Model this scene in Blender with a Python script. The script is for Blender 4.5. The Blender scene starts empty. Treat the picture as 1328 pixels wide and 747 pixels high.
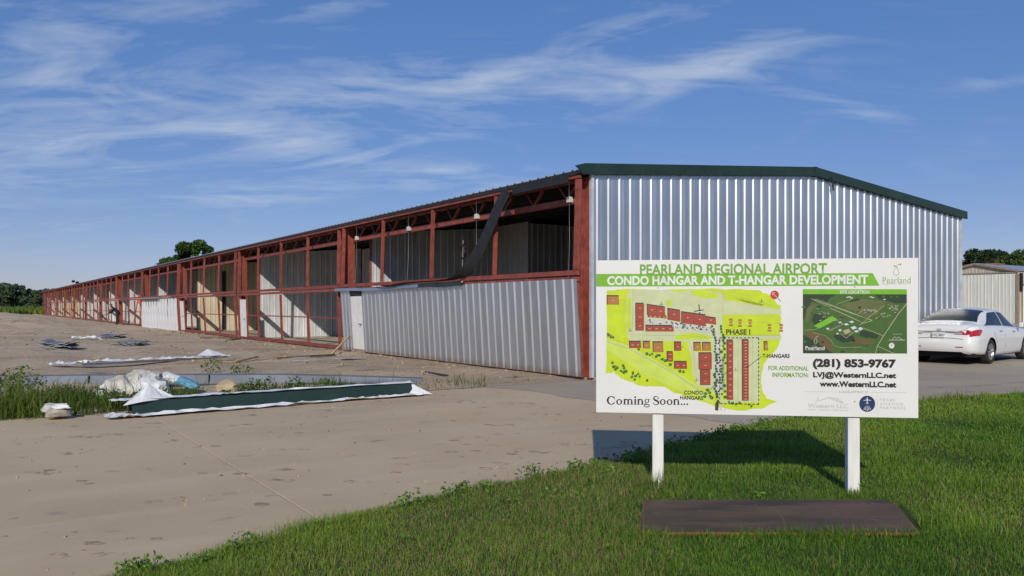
import bpy, bmesh, math, random
import numpy as np
from mathutils import Vector, Matrix

random.seed(7)
RNG = np.random.default_rng(11)
S = bpy.context.scene
COL = S.collection
R = math.radians

# ------------------------------------------------------------------ camera
CAM_H = 1.5
FPX, CX, HY = 1042.0, 664.0, 398.0
cam_d = bpy.data.cameras.new('camera')
cam = bpy.data.objects.new('camera', cam_d)
COL.objects.link(cam)
cam.location = (0, 0, CAM_H)
cam.rotation_euler = (R(90), 0, 0)
cam_d.sensor_width = 36.0
cam_d.lens = 36.0 * FPX / 1328.0
cam_d.shift_y = 24.5 / 1328.0
cam_d.clip_start = 0.05
cam_d.clip_end = 4000
S.camera = cam

# ------------------------------------------------------------------ light
SUN_AZ = math.atan2(0.09, 1.0)          # light travels forward and a little to the right
SUN_EL = R(29.2)
sun_d = bpy.data.lights.new('sun', 'SUN')
sun_d.energy = 3.05
sun_d.angle = R(0.53)
sun_d.color = (1.0, 0.925, 0.80)
sun = bpy.data.objects.new('sun', sun_d)
COL.objects.link(sun)
Ldir = Vector((math.sin(SUN_AZ) * math.cos(SUN_EL), math.cos(SUN_AZ) * math.cos(SUN_EL), -math.sin(SUN_EL)))
sun.rotation_euler = Ldir.to_track_quat('-Z', 'Y').to_euler()
sun.location = (-5, -20, 30)

S.view_settings.view_transform = 'Standard'
S.view_settings.look = 'None'
S.view_settings.exposure = 0.11
S.view_settings.gamma = 1.0
S.cycles.max_bounces = 6
S.cycles.caustics_reflective = False
S.cycles.caustics_refractive = False

world = bpy.data.worlds.new('World')
S.world = world
world.use_nodes = True
wn, wl = world.node_tree.nodes, world.node_tree.links
wn.clear()


def wnode(t, **kw):
    n = wn.new(t)
    for k, v in kw.items():
        setattr(n, k, v)
    return n


def wmath(op, a, b=None, c=None, clamp=False):
    n = wn.new('ShaderNodeMath')
    n.operation = op
    n.use_clamp = clamp
    for i, x in enumerate((a, b, c)):
        if x is None:
            continue
        if isinstance(x, (int, float)):
            n.inputs[i].default_value = x
        else:
            wl.new(x, n.inputs[i])
    return n.outputs[0]


sky = wnode('ShaderNodeTexSky', sky_type='NISHITA', sun_disc=False)
sky.sun_elevation = SUN_EL
sky.sun_rotation = math.pi + SUN_AZ
sky.altitude = 300
sky.air_density = 1.0
sky.dust_density = 0.05
sky.ozone_density = 4.0
tc = wnode('ShaderNodeTexCoord')
sep = wnode('ShaderNodeSeparateXYZ')
wl.new(tc.outputs['Generated'], sep.inputs[0])
dx, dy, dz = sep.outputs
# cirrus: wind-stretched noise on a high flat layer
zz = wmath('ADD', wmath('MAXIMUM', dz, 0.0), 0.16)
px_ = wmath('DIVIDE', dx, zz)
py_ = wmath('DIVIDE', dy, zz)
comb = wnode('ShaderNodeCombineXYZ')
wl.new(px_, comb.inputs[0])
wl.new(py_, comb.inputs[1])


def wnoise(scale, rot, stretch, detail, rough, dist, seed):
    mp = wnode('ShaderNodeMapping')
    mp.inputs['Rotation'].default_value = (0, 0, R(rot))
    mp.inputs['Scale'].default_value = stretch
    mp.inputs['Location'].default_value = (seed, seed * 0.37, 0)
    wl.new(comb.outputs[0], mp.inputs[0])
    nz = wnode('ShaderNodeTexNoise')
    nz.inputs['Scale'].default_value = scale
    nz.inputs['Detail'].default_value = detail
    nz.inputs['Roughness'].default_value = rough
    nz.inputs['Distortion'].default_value = dist
    wl.new(mp.outputs[0], nz.inputs['Vector'])
    return nz.outputs['Fac']


fine = wmath('MULTIPLY_ADD', wnoise(4.2, 30, (0.55, 2.0, 1), 6, 0.58, 2.2, 1.7), 0.27, wmath('MULTIPLY', wnoise(1.7, 22, (0.85, 1.6, 1), 8, 0.58, 2.0, 6.3), 0.73))
broad = wnoise(0.55, 12, (0.8, 1.5, 1), 3, 0.5, 0.3, 9.3)
# where the photograph's cloud banks lie (in direction space, ahead of the viewer)
yy = wmath('MAXIMUM', dy, 0.02)
ta = wmath('DIVIDE', dx, yy)
te = wmath('DIVIDE', dz, yy)
banks = [  # px, py, half width, half height, tilt deg, weight
    (60, 80, 190, 70, -12, 0.60), (40, 190, 180, 60, -5, 0.55), (690, 108, 270, 36, 5, 0.60), (930, 82, 175, 26, 16, 0.55),
    (1085, 132, 130, 16, -16, 0.42), (360, 180, 140, 26, -6, 0.62), (560, 228, 160, 26, -4, 0.58), (455, 5, 110, 14, 8, 0.5),
    (1300, 105, 60, 10, 6, 0.5), (330, 255, 110, 18, 3, 0.5), (590, 172, 60, 14, 4, 0.38), (60, 292, 80, 12, 0, 0.3),
    (420, 105, 120, 34, 4, 0.42), (830, 30, 200, 24, 18, 0.36), (200, 20, 160, 30, 6, 0.4)]
acc = None
for (bx, by, bw, bh, tilt, wgt) in banks:
    a0, e0 = (bx - CX) / FPX, (HY - by) / FPX
    ct, st = math.cos(R(tilt)), math.sin(R(tilt))
    da = wmath('SUBTRACT', ta, a0)
    de = wmath('SUBTRACT', te, e0)
    m1 = wmath('ADD', wmath('MULTIPLY', da, ct * FPX / bw), wmath('MULTIPLY', de, st * FPX / bw))
    m2 = wmath('ADD', wmath('MULTIPLY', da, -st * FPX / bh), wmath('MULTIPLY', de, ct * FPX / bh))
    r2 = wmath('ADD', wmath('MULTIPLY', m1, m1), wmath('MULTIPLY', m2, m2))
    g = wmath('MULTIPLY', wmath('POWER', 2.718, wmath('MULTIPLY', r2, -0.9)), wgt)
    acc = g if acc is None else wmath('ADD', acc, g)
front = wmath('MULTIPLY_ADD', dy, 4.0, -1.6, clamp=True)      # the banks named above only lie ahead; noise banks go on elsewhere
acc = wmath('MULTIPLY', acc, front)
else_ = wmath('MULTIPLY', wmath('SUBTRACT', 1.0, front), wmath('MULTIPLY_ADD', broad, 2.6, -1.1, clamp=True))
cover = wmath('ADD', wmath('MINIMUM', acc, 0.85), wmath('MULTIPLY', else_, 0.95))  # unseen cloud cover behind the viewer is thickened for whiter fill light
cover = wmath('ADD', cover, wmath('MULTIPLY_ADD', broad, 0.5, -0.22))
dens = wmath('MULTIPLY_ADD', fine, 3.4, -1.72)
dens = wmath('ADD', dens, wmath('MULTIPLY', cover, 0.85))
dens = wmath('SUBTRACT', dens, 0.16, clamp=True)
dens = wmath('MULTIPLY', dens, wmath('MULTIPLY_ADD', cover, 1.0, 0.10, clamp=True))
dens = wmath('MULTIPLY', dens, wmath('MULTIPLY', dz, 14.0, clamp=True))
dens = wmath('MULTIPLY', wmath('POWER', dens, 0.9), 0.66)
mix = wnode('ShaderNodeMix', data_type='RGBA')
tint = wnode('ShaderNodeMix', data_type='RGBA', blend_type='MULTIPLY')
tint.inputs[0].default_value = 1.0
tint.inputs[7].default_value = (0.90, 0.90, 1.22, 1)
gam = wnode('ShaderNodeGamma'); gam.inputs[1].default_value = 0.48
hsv = wnode('ShaderNodeHueSaturation'); hsv.inputs['Saturation'].default_value = 1.64; hsv.inputs['Value'].default_value = 1.98
wl.new(sky.outputs[0], gam.inputs[0]); wl.new(gam.outputs[0], hsv.inputs['Color'])
wl.new(hsv.outputs[0], tint.inputs[6])
wl.new(dens, mix.inputs[0])
wl.new(tint.outputs[2], mix.inputs[6])
mix.inputs[7].default_value = (6.6, 7.2, 8.0, 1)
bg = wnode('ShaderNodeBackground')
bg.inputs['Strength'].default_value = 0.088
out = wnode('ShaderNodeOutputWorld')
wl.new(mix.outputs[2], bg.inputs[0])
wl.new(bg.outputs[0], out.inputs[0])

# ------------------------------------------------------------------ helpers
def G(px, py, z=0.0):
    """ground point (height z) seen at a photo pixel"""
    Y = (CAM_H - z) * FPX / (py - HY)
    return Vector(((px - CX) / FPX * Y, Y, z))


def tag(o, label=None, cat=None, group=None, kind=None):
    if label: o['label'] = label
    if cat: o['category'] = cat
    if group: o['group'] = group
    if kind: o['kind'] = kind
    return o


def empty(name, loc=(0, 0, 0), rz=0.0, parent=None):
    o = bpy.data.objects.new(name, None)
    COL.objects.link(o)
    o.empty_display_size = 0.2
    o.location = loc
    o.rotation_euler = (0, 0, rz)
    if parent: o.parent = parent
    return o


def put(name, me, parent=None, loc=None, rz=None):
    o = bpy.data.objects.new(name, me)
    COL.objects.link(o)
    if parent: o.parent = parent
    if loc is not None: o.location = loc
    if rz is not None: o.rotation_euler = (0, 0, rz)
    return o


class MB:
    def __init__(s):
        s.v, s.f, s.m, s.sm = [], [], [], []

    def face(s, pts, m=0, sm=False):
        i = len(s.v)
        s.v += [tuple(p) for p in pts]
        s.f.append(tuple(range(i, i + len(pts))))
        s.m.append(m); s.sm.append(sm)

    def hexa(s, p, m=0):
        """8 corners: bottom ring 0-3, top ring 4-7"""
        i = len(s.v)
        s.v += [tuple(q) for q in p]
        for a in ((3, 2, 1, 0), (4, 5, 6, 7), (0, 1, 5, 4), (1, 2, 6, 5), (2, 3, 7, 6), (3, 0, 4, 7)):
            s.f.append(tuple(i + k for k in a)); s.m.append(m); s.sm.append(False)

    def box(s, a, b, m=0):
        x0, y0, z0 = a; x1, y1, z1 = b
        s.hexa([(x0, y0, z0), (x1, y0, z0), (x1, y1, z0), (x0, y1, z0), (x0, y0, z1), (x1, y0, z1), (x1, y1, z1), (x0, y1, z1)], m)

    def bar(s, p, q, w, h, m=0, up=(0, 0, 1)):
        p, q = Vector(p), Vector(q)
        d = (q - p).normalized()
        sd = d.cross(Vector(up))
        if sd.length < 1e-4: sd = d.cross(Vector((1, 0, 0)))
        sd.normalize()
        u = sd.cross(d).normalized()
        a, b = sd * w / 2, u * h / 2
        s.hexa([p - a - b, p + a - b, q + a - b, q - a - b, p - a + b, p + a + b, q + a + b, q - a + b], m)

    def tube(s, pts, r, n=8, m=0, cap=True):
        pts = [Vector(p) for p in pts]
        rr = r if isinstance(r, (list, tuple)) else [r] * len(pts)
        base = len(s.v)
        ref = Vector((0.31, 0.17, 0.93))
        for k, p in enumerate(pts):
            d = (pts[min(k + 1, len(pts) - 1)] - pts[max(k - 1, 0)]).normalized()
            a = d.cross(ref)
            if a.length < 1e-3: a = d.cross(Vector((1, 0, 0)))
            a.normalize(); b = d.cross(a)
            for j in range(n):
                t = 2 * math.pi * j / n
                s.v.append(tuple(p + (a * math.cos(t) + b * math.sin(t)) * rr[k]))
        for k in range(len(pts) - 1):
            for j in range(n):
                j2 = (j + 1) % n
                s.f.append((base + k * n + j, base + k * n + j2, base + (k + 1) * n + j2, base + (k + 1) * n + j))
                s.m.append(m); s.sm.append(True)
        if cap:
            s.f.append(tuple(base + j for j in range(n))[::-1]); s.m.append(m); s.sm.append(False)
            e = base + (len(pts) - 1) * n
            s.f.append(tuple(e + j for j in range(n))); s.m.append(m); s.sm.append(False)

    def grid(s, P, m=0, sm=True, mf=None):
        """P[i][j] points"""
        base = len(s.v); nj = len(P[0])
        for row in P: s.v += [tuple(p) for p in row]
        for i in range(len(P) - 1):
            for j in range(nj - 1):
                s.f.append((base + i * nj + j, base + (i + 1) * nj + j, base + (i + 1) * nj + j + 1, base + i * nj + j + 1))
                s.m.append(mf(i, j) if mf else m); s.sm.append(sm)

    def prism(s, poly, off, m=0):
        """poly extruded by vector off"""
        n = len(poly); i = len(s.v); o = Vector(off)
        s.v += [tuple(p) for p in poly] + [tuple(Vector(p) + o) for p in poly]
        s.f.append(tuple(range(i, i + n))[::-1]); s.m.append(m); s.sm.append(False)
        s.f.append(tuple(range(i + n, i + 2 * n))); s.m.append(m); s.sm.append(False)
        for k in range(n):
            k2 = (k + 1) % n
            s.f.append((i + k, i + k2, i + n + k2, i + n + k)); s.m.append(m); s.sm.append(False)

    def mesh(s, name, mats):
        me = bpy.data.meshes.new(name)
        me.from_pydata(s.v, [], s.f)
        for mm in (mats if isinstance(mats, (list, tuple)) else [mats]): me.materials.append(mm)
        me.polygons.foreach_set('material_index', s.m)
        me.polygons.foreach_set('use_smooth', s.sm)
        me.update()
        return me

    def build(s, name, mats, parent=None, loc=None, rz=None, bevel=0, weld=False):
        me = s.mesh(name, mats)
        if weld:
            bm = bmesh.new(); bm.from_mesh(me)
            bmesh.ops.remove_doubles(bm, verts=bm.verts, dist=1e-4)
            bmesh.ops.recalc_face_normals(bm, faces=bm.faces)
            bm.to_mesh(me); bm.free()
        o = put(name, me, parent, loc, rz)
        if bevel:
            b = o.modifiers.new('bevel', 'BEVEL'); b.width = bevel; b.segments = 2; b.limit_method = 'ANGLE'
        return o


_mats = {}


def mat(name, col, rough=0.6, metal=0.0, var=0.12, scale=3.0, bump=0.0, bscale=40.0, col2=None, rnd=0.0, spec=0.5, stretch=None, coord='Object', bdist=0.01, thr=(0.4, 0.62), coat=0.0):
    if name in _mats: return _mats[name]
    m = bpy.data.materials.new(name); _mats[name] = m
    m.use_nodes = True
    nt = m.node_tree; N, L = nt.nodes, nt.links
    b = N['Principled BSDF']
    b.inputs['Roughness'].default_value = rough
    b.inputs['Metallic'].default_value = metal
    b.inputs['Specular IOR Level'].default_value = spec
    if coat:
        b.inputs['Coat Weight'].default_value = coat
        b.inputs['Coat Roughness'].default_value = 0.04
    c4 = (*col, 1)
    t = N.new('ShaderNodeTexCoord')
    vec = t.outputs[coord]
    if stretch:
        mp = N.new('ShaderNodeMapping'); mp.inputs['Scale'].default_value = stretch
        L.new(vec, mp.inputs[0]); vec = mp.outputs[0]
    nz = N.new('ShaderNodeTexNoise')
    nz.inputs['Scale'].default_value = scale; nz.inputs['Detail'].default_value = 7; nz.inputs['Roughness'].default_value = 0.62
    L.new(vec, nz.inputs['Vector'])
    mx = N.new('ShaderNodeMix'); mx.data_type = 'RGBA'
    if col2 is None:
        mx.inputs[6].default_value = tuple(x * (1 - var) for x in col) + (1,)
        mx.inputs[7].default_value = tuple(min(1, x * (1 + var)) for x in col) + (1,)
    else:
        mx.inputs[6].default_value = c4
        mx.inputs[7].default_value = (*col2, 1)
    rp = N.new('ShaderNodeMapRange')
    rp.inputs[1].default_value, rp.inputs[2].default_value = thr
    L.new(nz.outputs['Fac'], rp.inputs[0]); L.new(rp.outputs[0], mx.inputs[0])
    outc = mx.outputs[2]
    if rnd:
        oi = N.new('ShaderNodeObjectInfo')
        mr = N.new('ShaderNodeMapRange'); mr.inputs[3].default_value = 1 - rnd; mr.inputs[4].default_value = 1 + rnd
        L.new(oi.outputs['Random'], mr.inputs[0])
        hs = N.new('ShaderNodeHueSaturation'); L.new(mr.outputs[0], hs.inputs['Value']); L.new(outc, hs.inputs['Color'])
        outc = hs.outputs[0]
    L.new(outc, b.inputs['Base Color'])
    if bump:
        n2 = N.new('ShaderNodeTexNoise'); n2.inputs['Scale'].default_value = bscale; n2.inputs['Detail'].default_value = 6
        L.new(vec, n2.inputs['Vector'])
        bp = N.new('ShaderNodeBump'); bp.inputs['Strength'].default_value = bump; bp.inputs['Distance'].default_value = bdist
        L.new(n2.outputs['Fac'], bp.inputs['Height']); L.new(bp.outputs[0], b.inputs['Normal'])
    return m


def attr_mat(name, rough=0.55, transl=0.25, attr='col'):
    """colour from a per-leaf / per-blade attribute"""
    m = bpy.data.materials.new(name); m.use_nodes = True
    N, L = m.node_tree.nodes, m.node_tree.links
    b = N['Principled BSDF']; b.inputs['Roughness'].default_value = rough
    b.inputs['Specular IOR Level'].default_value = 0.25
    a = N.new('ShaderNodeAttribute'); a.attribute_name = attr
    L.new(a.outputs['Color'], b.inputs['Base Color'])
    if transl:
        tr = N.new('ShaderNodeBsdfTranslucent'); mxs = N.new('ShaderNodeMixShader')
        mxs.inputs[0].default_value = transl
        L.new(a.outputs['Color'], tr.inputs[0]); L.new(b.outputs[0], mxs.inputs[1]); L.new(tr.outputs[0], mxs.inputs[2])
        L.new(mxs.outputs[0], N['Material Output'].inputs[0])
    return m


def vnoise(x, y, seed=0):
    """smooth value noise in numpy, 0..1"""
    xi, yi = np.floor(x).astype(np.int64), np.floor(y).astype(np.int64)
    xf, yf = x - xi, y - yi
    def h(a, b):
        n = (a * 374761393 + b * 668265263 + seed * 1442695041) & 0x7fffffff
        n = ((n ^ (n >> 13)) * 1274126177) & 0x7fffffff
        return ((n ^ (n >> 16)) & 0xffff) / 65535.0
    u, v = xf * xf * (3 - 2 * xf), yf * yf * (3 - 2 * yf)
    return (h(xi, yi) * (1 - u) + h(xi + 1, yi) * u) * (1 - v) + (h(xi, yi + 1) * (1 - u) + h(xi + 1, yi + 1) * u) * v


def fbm(x, y, seed=0, o=4):
    r, a, t = 0, 1.0, 0
    for k in range(o):
        r = r + a * vnoise(x * 2 ** k, y * 2 ** k, seed + k * 17); t += a; a *= 0.5
    return r / t


def soup(name, V, F, colr, m, parent=None):
    """big mesh from numpy arrays; colr: per-vertex rgb"""
    me = bpy.data.meshes.new(name)
    V = np.ascontiguousarray(V, dtype=np.float32); F = np.ascontiguousarray(F, dtype=np.int32)
    k = F.shape[1]
    me.vertices.add(len(V)); me.vertices.foreach_set('co', V.ravel())
    me.loops.add(F.size); me.loops.foreach_set('vertex_index', F.ravel())
    me.polygons.add(len(F)); me.polygons.foreach_set('loop_start', np.arange(0, F.size, k, dtype=np.int32))
    me.update(calc_edges=True)
    if colr is not None:
        a = me.attributes.new('col', 'FLOAT_COLOR', 'POINT')
        c = np.ones((len(V), 4), dtype=np.float32); c[:, :3] = colr
        a.data.foreach_set('color', c.ravel())
    me.materials.append(m)
    return put(name, me, parent)


def splash(m, top, col):
    """mud splashed up the foot of a wall, ragged upper edge"""
    N, L = m.node_tree.nodes, m.node_tree.links
    b = N['Principled BSDF']; src = b.inputs['Base Color'].links[0].from_socket
    t = N.new('ShaderNodeTexCoord'); sp = N.new('ShaderNodeSeparateXYZ'); L.new(t.outputs['Object'], sp.inputs[0])
    nz = N.new('ShaderNodeTexNoise'); nz.inputs['Scale'].default_value = 3.5; nz.inputs['Detail'].default_value = 6; L.new(t.outputs['Object'], nz.inputs['Vector'])
    q = N.new('ShaderNodeMath'); q.operation = 'MULTIPLY_ADD'; q.inputs[1].default_value = -top * 2.2; L.new(nz.outputs['Fac'], q.inputs[0]); L.new(sp.outputs[2], q.inputs[2])
    r = N.new('ShaderNodeMapRange'); r.inputs[1].default_value = -top; r.inputs[2].default_value = 0.05; r.inputs[3].default_value = 0.75; r.inputs[4].default_value = 0.0; L.new(q.outputs[0], r.inputs[0])
    mx = N.new('ShaderNodeMix'); mx.data_type = 'RGBA'; L.new(r.outputs[0], mx.inputs[0]); L.new(src, mx.inputs[6]); mx.inputs[7].default_value = (*col, 1)
    L.new(mx.outputs[2], b.inputs['Base Color'])


# ------------------------------------------------------------------ layout frame of the hangar
C0 = Vector((1.594, 16.45, 0))
UD = Vector((0.8312, 0.556, 0)).normalized()
VD = Vector((-UD.y, UD.x, 0))
THETA = math.atan2(UD.y, UD.x)
BAY = 12.95
NB = 12
W = 14.6


def UV(u, v, z=0.0):
    return C0 + UD * u + VD * v + Vector((0, 0, z))


def uv_of(x, y):
    rx, ry = x - C0.x, y - C0.y
    return rx * UD.x + ry * UD.y, rx * VD.x + ry * VD.y


# ------------------------------------------------------------------ materials
M_galv = mat('galvanised_sheet', (0.66, 0.675, 0.70), 0.36, 0.86, 0.10, 1.3, rnd=0.05, stretch=(3, 3, 0.35))
M_galv_old = mat('galvanised_sheet_dull', (0.64, 0.66, 0.68), 0.5, 0.1, 0.14, 1.1, rnd=0.06, stretch=(3, 3, 0.5), bump=0.05, bscale=4)
M_white_sheet = mat('white_painted_sheet', (0.62, 0.63, 0.65), 0.5, 0.1, 0.08, 1.5, rnd=0.03)
M_cream = mat('cream_sheet', (0.62, 0.55, 0.41), 0.6, 0, 0.10, 1.2, rnd=0.05)
M_galv_door = mat('galvanised_door_sheet', (0.62, 0.65, 0.69), 0.34, 0.88, 0.10, 1.3, rnd=0.05, stretch=(3, 3, 0.35))
splash(M_galv_door, 0.16, (0.42, 0.36, 0.28))
splash(M_galv, 0.20, (0.42, 0.36, 0.28))
M_red = mat('red_oxide_primer', (0.26, 0.060, 0.042), 0.62, 0, 0.22, 6.0, rnd=0.1, bump=0.05)
M_green = mat('dark_green_trim', (0.019, 0.042, 0.032), 0.42, 0.1, 0.15, 2.0, rnd=0.05)
M_black = mat('black_rubber', (0.018, 0.018, 0.02), 0.6, 0, 0.2, 5)
M_dark = mat('dark_steel', (0.05, 0.05, 0.055), 0.6, 0.3, 0.2, 3)
M_roof = mat('roof_sheet', (0.50, 0.52, 0.54), 0.45, 0.55, 0.10, 2, rnd=0.05)
M_insul = mat('black_insulation', (0.022, 0.022, 0.024), 0.8, 0, 0.2, 2)
M_white = mat('white_paint', (0.78, 0.78, 0.76), 0.5, 0, 0.05, 4)
M_steel = mat('bare_steel', (0.42, 0.45, 0.49), 0.4, 0.7, 0.12, 3)
M_wire = mat('wire_rope', (0.45, 0.45, 0.44), 0.5, 0.5, 0.1, 3)
M_wood = mat('raw_lumber', (0.45, 0.30, 0.15), 0.75, 0, 0.25, 6, rnd=0.12, stretch=(1, 8, 8))
M_plastic = mat('white_plastic_film', (0.74, 0.75, 0.76), 0.38, 0, 0.06, 5, bump=0.25, bscale=9, bdist=0.03)

# ================================================================== SETTING
def ground_mat(name, cols, scales, rough=0.9, bump=0.4, bscale=30, bdist=0.02, speck=None):
    """layers of noise: cols = base, then (colour, scale, lo, hi)"""
    m = bpy.data.materials.new(name); m.use_nodes = True
    N, L = m.node_tree.nodes, m.node_tree.links
    b = N['Principled BSDF']; b.inputs['Roughness'].default_value = rough
    b.inputs['Specular IOR Level'].default_value = 0.2
    t = N.new('ShaderNodeTexCoord')
    cur = None
    for i, (c, sc, lo, hi, st) in enumerate(cols):
        if i == 0:
            rgb = N.new('ShaderNodeRGB'); rgb.outputs[0].default_value = (*c, 1); cur = rgb.outputs[0]; continue
        mp = N.new('ShaderNodeMapping'); mp.inputs['Scale'].default_value = st; mp.inputs['Rotation'].default_value = (0, 0, THETA)
        mp.inputs['Location'].default_value = (i * 7.7, i * 3.1, 0)
        L.new(t.outputs['Object'], mp.inputs[0])
        nz = N.new('ShaderNodeTexNoise'); nz.inputs['Scale'].default_value = sc; nz.inputs['Detail'].default_value = 8; nz.inputs['Roughness'].default_value = 0.6
        L.new(mp.outputs[0], nz.inputs['Vector'])
        rp = N.new('ShaderNodeMapRange'); rp.inputs[1].default_value = lo; rp.inputs[2].default_value = hi
        L.new(nz.outputs['Fac'], rp.inputs[0])
        mx = N.new('ShaderNodeMix'); mx.data_type = 'RGBA'
        L.new(rp.outputs[0], mx.inputs[0]); L.new(cur, mx.inputs[6]); mx.inputs[7].default_value = (*c, 1)
        cur = mx.outputs[2]
    L.new(cur, b.inputs['Base Color'])
    n2 = N.new('ShaderNodeTexNoise'); n2.inputs['Scale'].default_value = bscale; n2.inputs['Detail'].default_value = 8; n2.inputs['Roughness'].default_value = 0.7
    L.new(t.outputs['Object'], n2.inputs['Vector'])
    bp = N.new('ShaderNodeBump'); bp.inputs['Strength'].default_value = bump; bp.inputs['Distance'].default_value = bdist
    L.new(n2.outputs['Fac'], bp.inputs['Height']); L.new(bp.outputs[0], b.inputs['Normal'])
    return m


one = (1, 1, 1)
M_field = ground_mat('field_grass', [((0.075, 0.13, 0.025), 0, 0, 0, one), ((0.11, 0.15, 0.04), 0.05, 0.4, 0.6, one), ((0.05, 0.10, 0.02), 1.2, 0.5, 0.65, one)], None, bump=0.6, bscale=6, bdist=0.2)
M_concrete = ground_mat('dusty_concrete', [((0.555, 0.43, 0.275), 0, 0, 0, one), ((0.465, 0.355, 0.23), 0.35, 0.42, 0.68, one), ((0.575, 0.46, 0.32), 0.9, 0.5, 0.72, (0.35, 1.6, 1)),
                                           ((0.36, 0.28, 0.20), 3.4, 0.62, 0.69, (0.7, 1.2, 1)), ((0.25, 0.20, 0.15), 9, 0.66, 0.72, one), ((0.24, 0.20, 0.16), 34, 0.66, 0.72, one), ((0.50, 0.40, 0.29), 90, 0.5, 0.7, one)], None, bump=0.25, bscale=60, bdist=0.006)
M_asphalt = ground_mat('worn_grey_asphalt', [((0.39, 0.33, 0.255), 0, 0, 0, one), ((0.48, 0.40, 0.30), 0.3, 0.45, 0.65, one), ((0.19, 0.18, 0.17), 60, 0.55, 0.7, one), ((0.36, 0.33, 0.29), 45, 0.62, 0.72, one), ((0.20, 0.19, 0.175), 1.1, 0.58, 0.72, (0.5, 1.5, 1))], None, bump=0.5, bscale=90, bdist=0.008)
M_dirt = ground_mat('bare_dirt', [((0.60, 0.465, 0.32), 0, 0, 0, one), ((0.48, 0.365, 0.25), 0.25, 0.42, 0.62, (0.5, 1.4, 1)), ((0.66, 0.53, 0.385), 1.1, 0.52, 0.7, (0.4, 1.6, 1)), ((0.29, 0.215, 0.135), 1.4, 0.57, 0.68, (0.7, 1.2, 1)), ((0.62, 0.52, 0.38), 0.8, 0.58, 0.66, (1.6, 0.15, 1)), ((0.27, 0.20, 0.13), 9, 0.6, 0.68, one)], None, bump=1.0, bscale=8, bdist=0.10)
M_soil = ground_mat('turf_soil', [((0.05, 0.07, 0.02), 0, 0, 0, one), ((0.10, 0.085, 0.045), 2.5, 0.55, 0.7, one), ((0.035, 0.055, 0.015), 9, 0.5, 0.65, one)], None, bump=0.8, bscale=40, bdist=0.02)

# base ground reaching the horizon
b = MB(); b.face([(-1500, -600, -0.10), (1500, -600, -0.10), (1500, 2600, -0.10), (-1500, 2600, -0.10)])
tag(b.build('ground', M_field), 'green field reaching to the tree line', kind='structure')

# concrete roadway along the gable line: two slabs and the joint between them
U_J = -8.45
road = empty('concrete_road', UV(0, 0)); road.rotation_euler.z = THETA
tag(road, 'dusty tan concrete roadway in the foreground', kind='structure')


def slab(u0, u1, v0, v1, name='slab', m=M_concrete, edge=None):
    bb = MB()
    bb.box((u0, v0, -0.16), (u1, v1, 0.0))
    o = bb.build(name, m, road, bevel=0.008)
    return o


slab(-14.6, U_J - 0.004, -22, -0.02)
slab(-20.9, -14.612, -22, -0.02)
slab(-40, -20.912, -22, -0.02)
slab(U_J + 0.004, -0.6, -22, -0.02)
bb = MB(); bb.box((U_J - 0.02, -22, -0.17), (U_J + 0.02, -0.02, -0.004))
bb.build('joint_filler', mat('joint_sealant', (0.40, 0.32, 0.23), 0.8, 0, 0.2, 12), road)

# asphalt apron in front of the gable and out to the neighbouring building
b = MB()
P = []
for i in range(0, 41):
    u = -1.6 - 0.8 * min(1, i / 34) + 0.35 * (fbm(np.array(i * 0.9), np.array(2.0), 5) - 0.5) * 2
    v = -22 + 22 * i / 40 - 0.02
    P.append((u, v, 0.004))
for (u, v) in ((0.02, -0.02), (W - 0.02, -0.02), (W + 0.05, 10), (W + 0.05, 90), (95, 90), (95, -22)):
    P.append((u, v, 0.004))
b.face(P[::-1])
ap = b.build('asphalt_apron', M_asphalt); ap.location = C0; ap.rotation_euler.z = THETA
tag(ap, 'worn grey asphalt apron running past the gable wall', kind='structure')
nrm = ap.data.polygons[0].normal
if nrm.z < 0: ap.data.flip_normals()


# dirt lot left of the hangar, with ruts, clods and a graded berm
def dirt_height(u, v):
    base = 0.035 + 0.07 * (fbm(u * 0.35, v * 0.35, 3) - 0.5) + 0.09 * (fbm(u * 1.6, v * 1.6, 8) - 0.5)
    rut = 0.07 * np.sin(u * 2.1 + 3 * fbm(u * 0.1, v * 0.1, 9)) * np.exp(-((v - 8) / 9) ** 2)
    berm = 0.42 * np.exp(-((u + 7.5) / 3.6) ** 2) * np.clip((v - 41) / 9, 0, 1) * (0.6 + 0.7 * fbm(u * 0.5, v * 0.25, 4))
    berm2 = 0.45 * np.exp(-((u + 17 + 0.10 * (v - 50)) / 5.0) ** 2) * np.clip((v - 40) / 10, 0, 1) * np.clip((130 - v) / 15, 0, 1) * (0.45 + 0.9 * fbm(u * 0.4, v * 0.4, 6))
    rough = 0.30 * np.clip((v - 36) / 8, 0, 1) * (fbm(u * 1.1, v * 1.1, 12) - 0.45)
    skirt = 0.06 * np.exp(-((u + 0.6) / 0.6) ** 2) * (fbm(u * 3, v * 3, 15))
    h = base + rut + berm + berm2 + rough + skirt
    edge = np.clip(v / 1.2, 0, 1) * np.clip((-u - 0.05) / 0.8, 0.35, 1)
    return np.clip(h * edge, 0.004, None)


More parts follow.
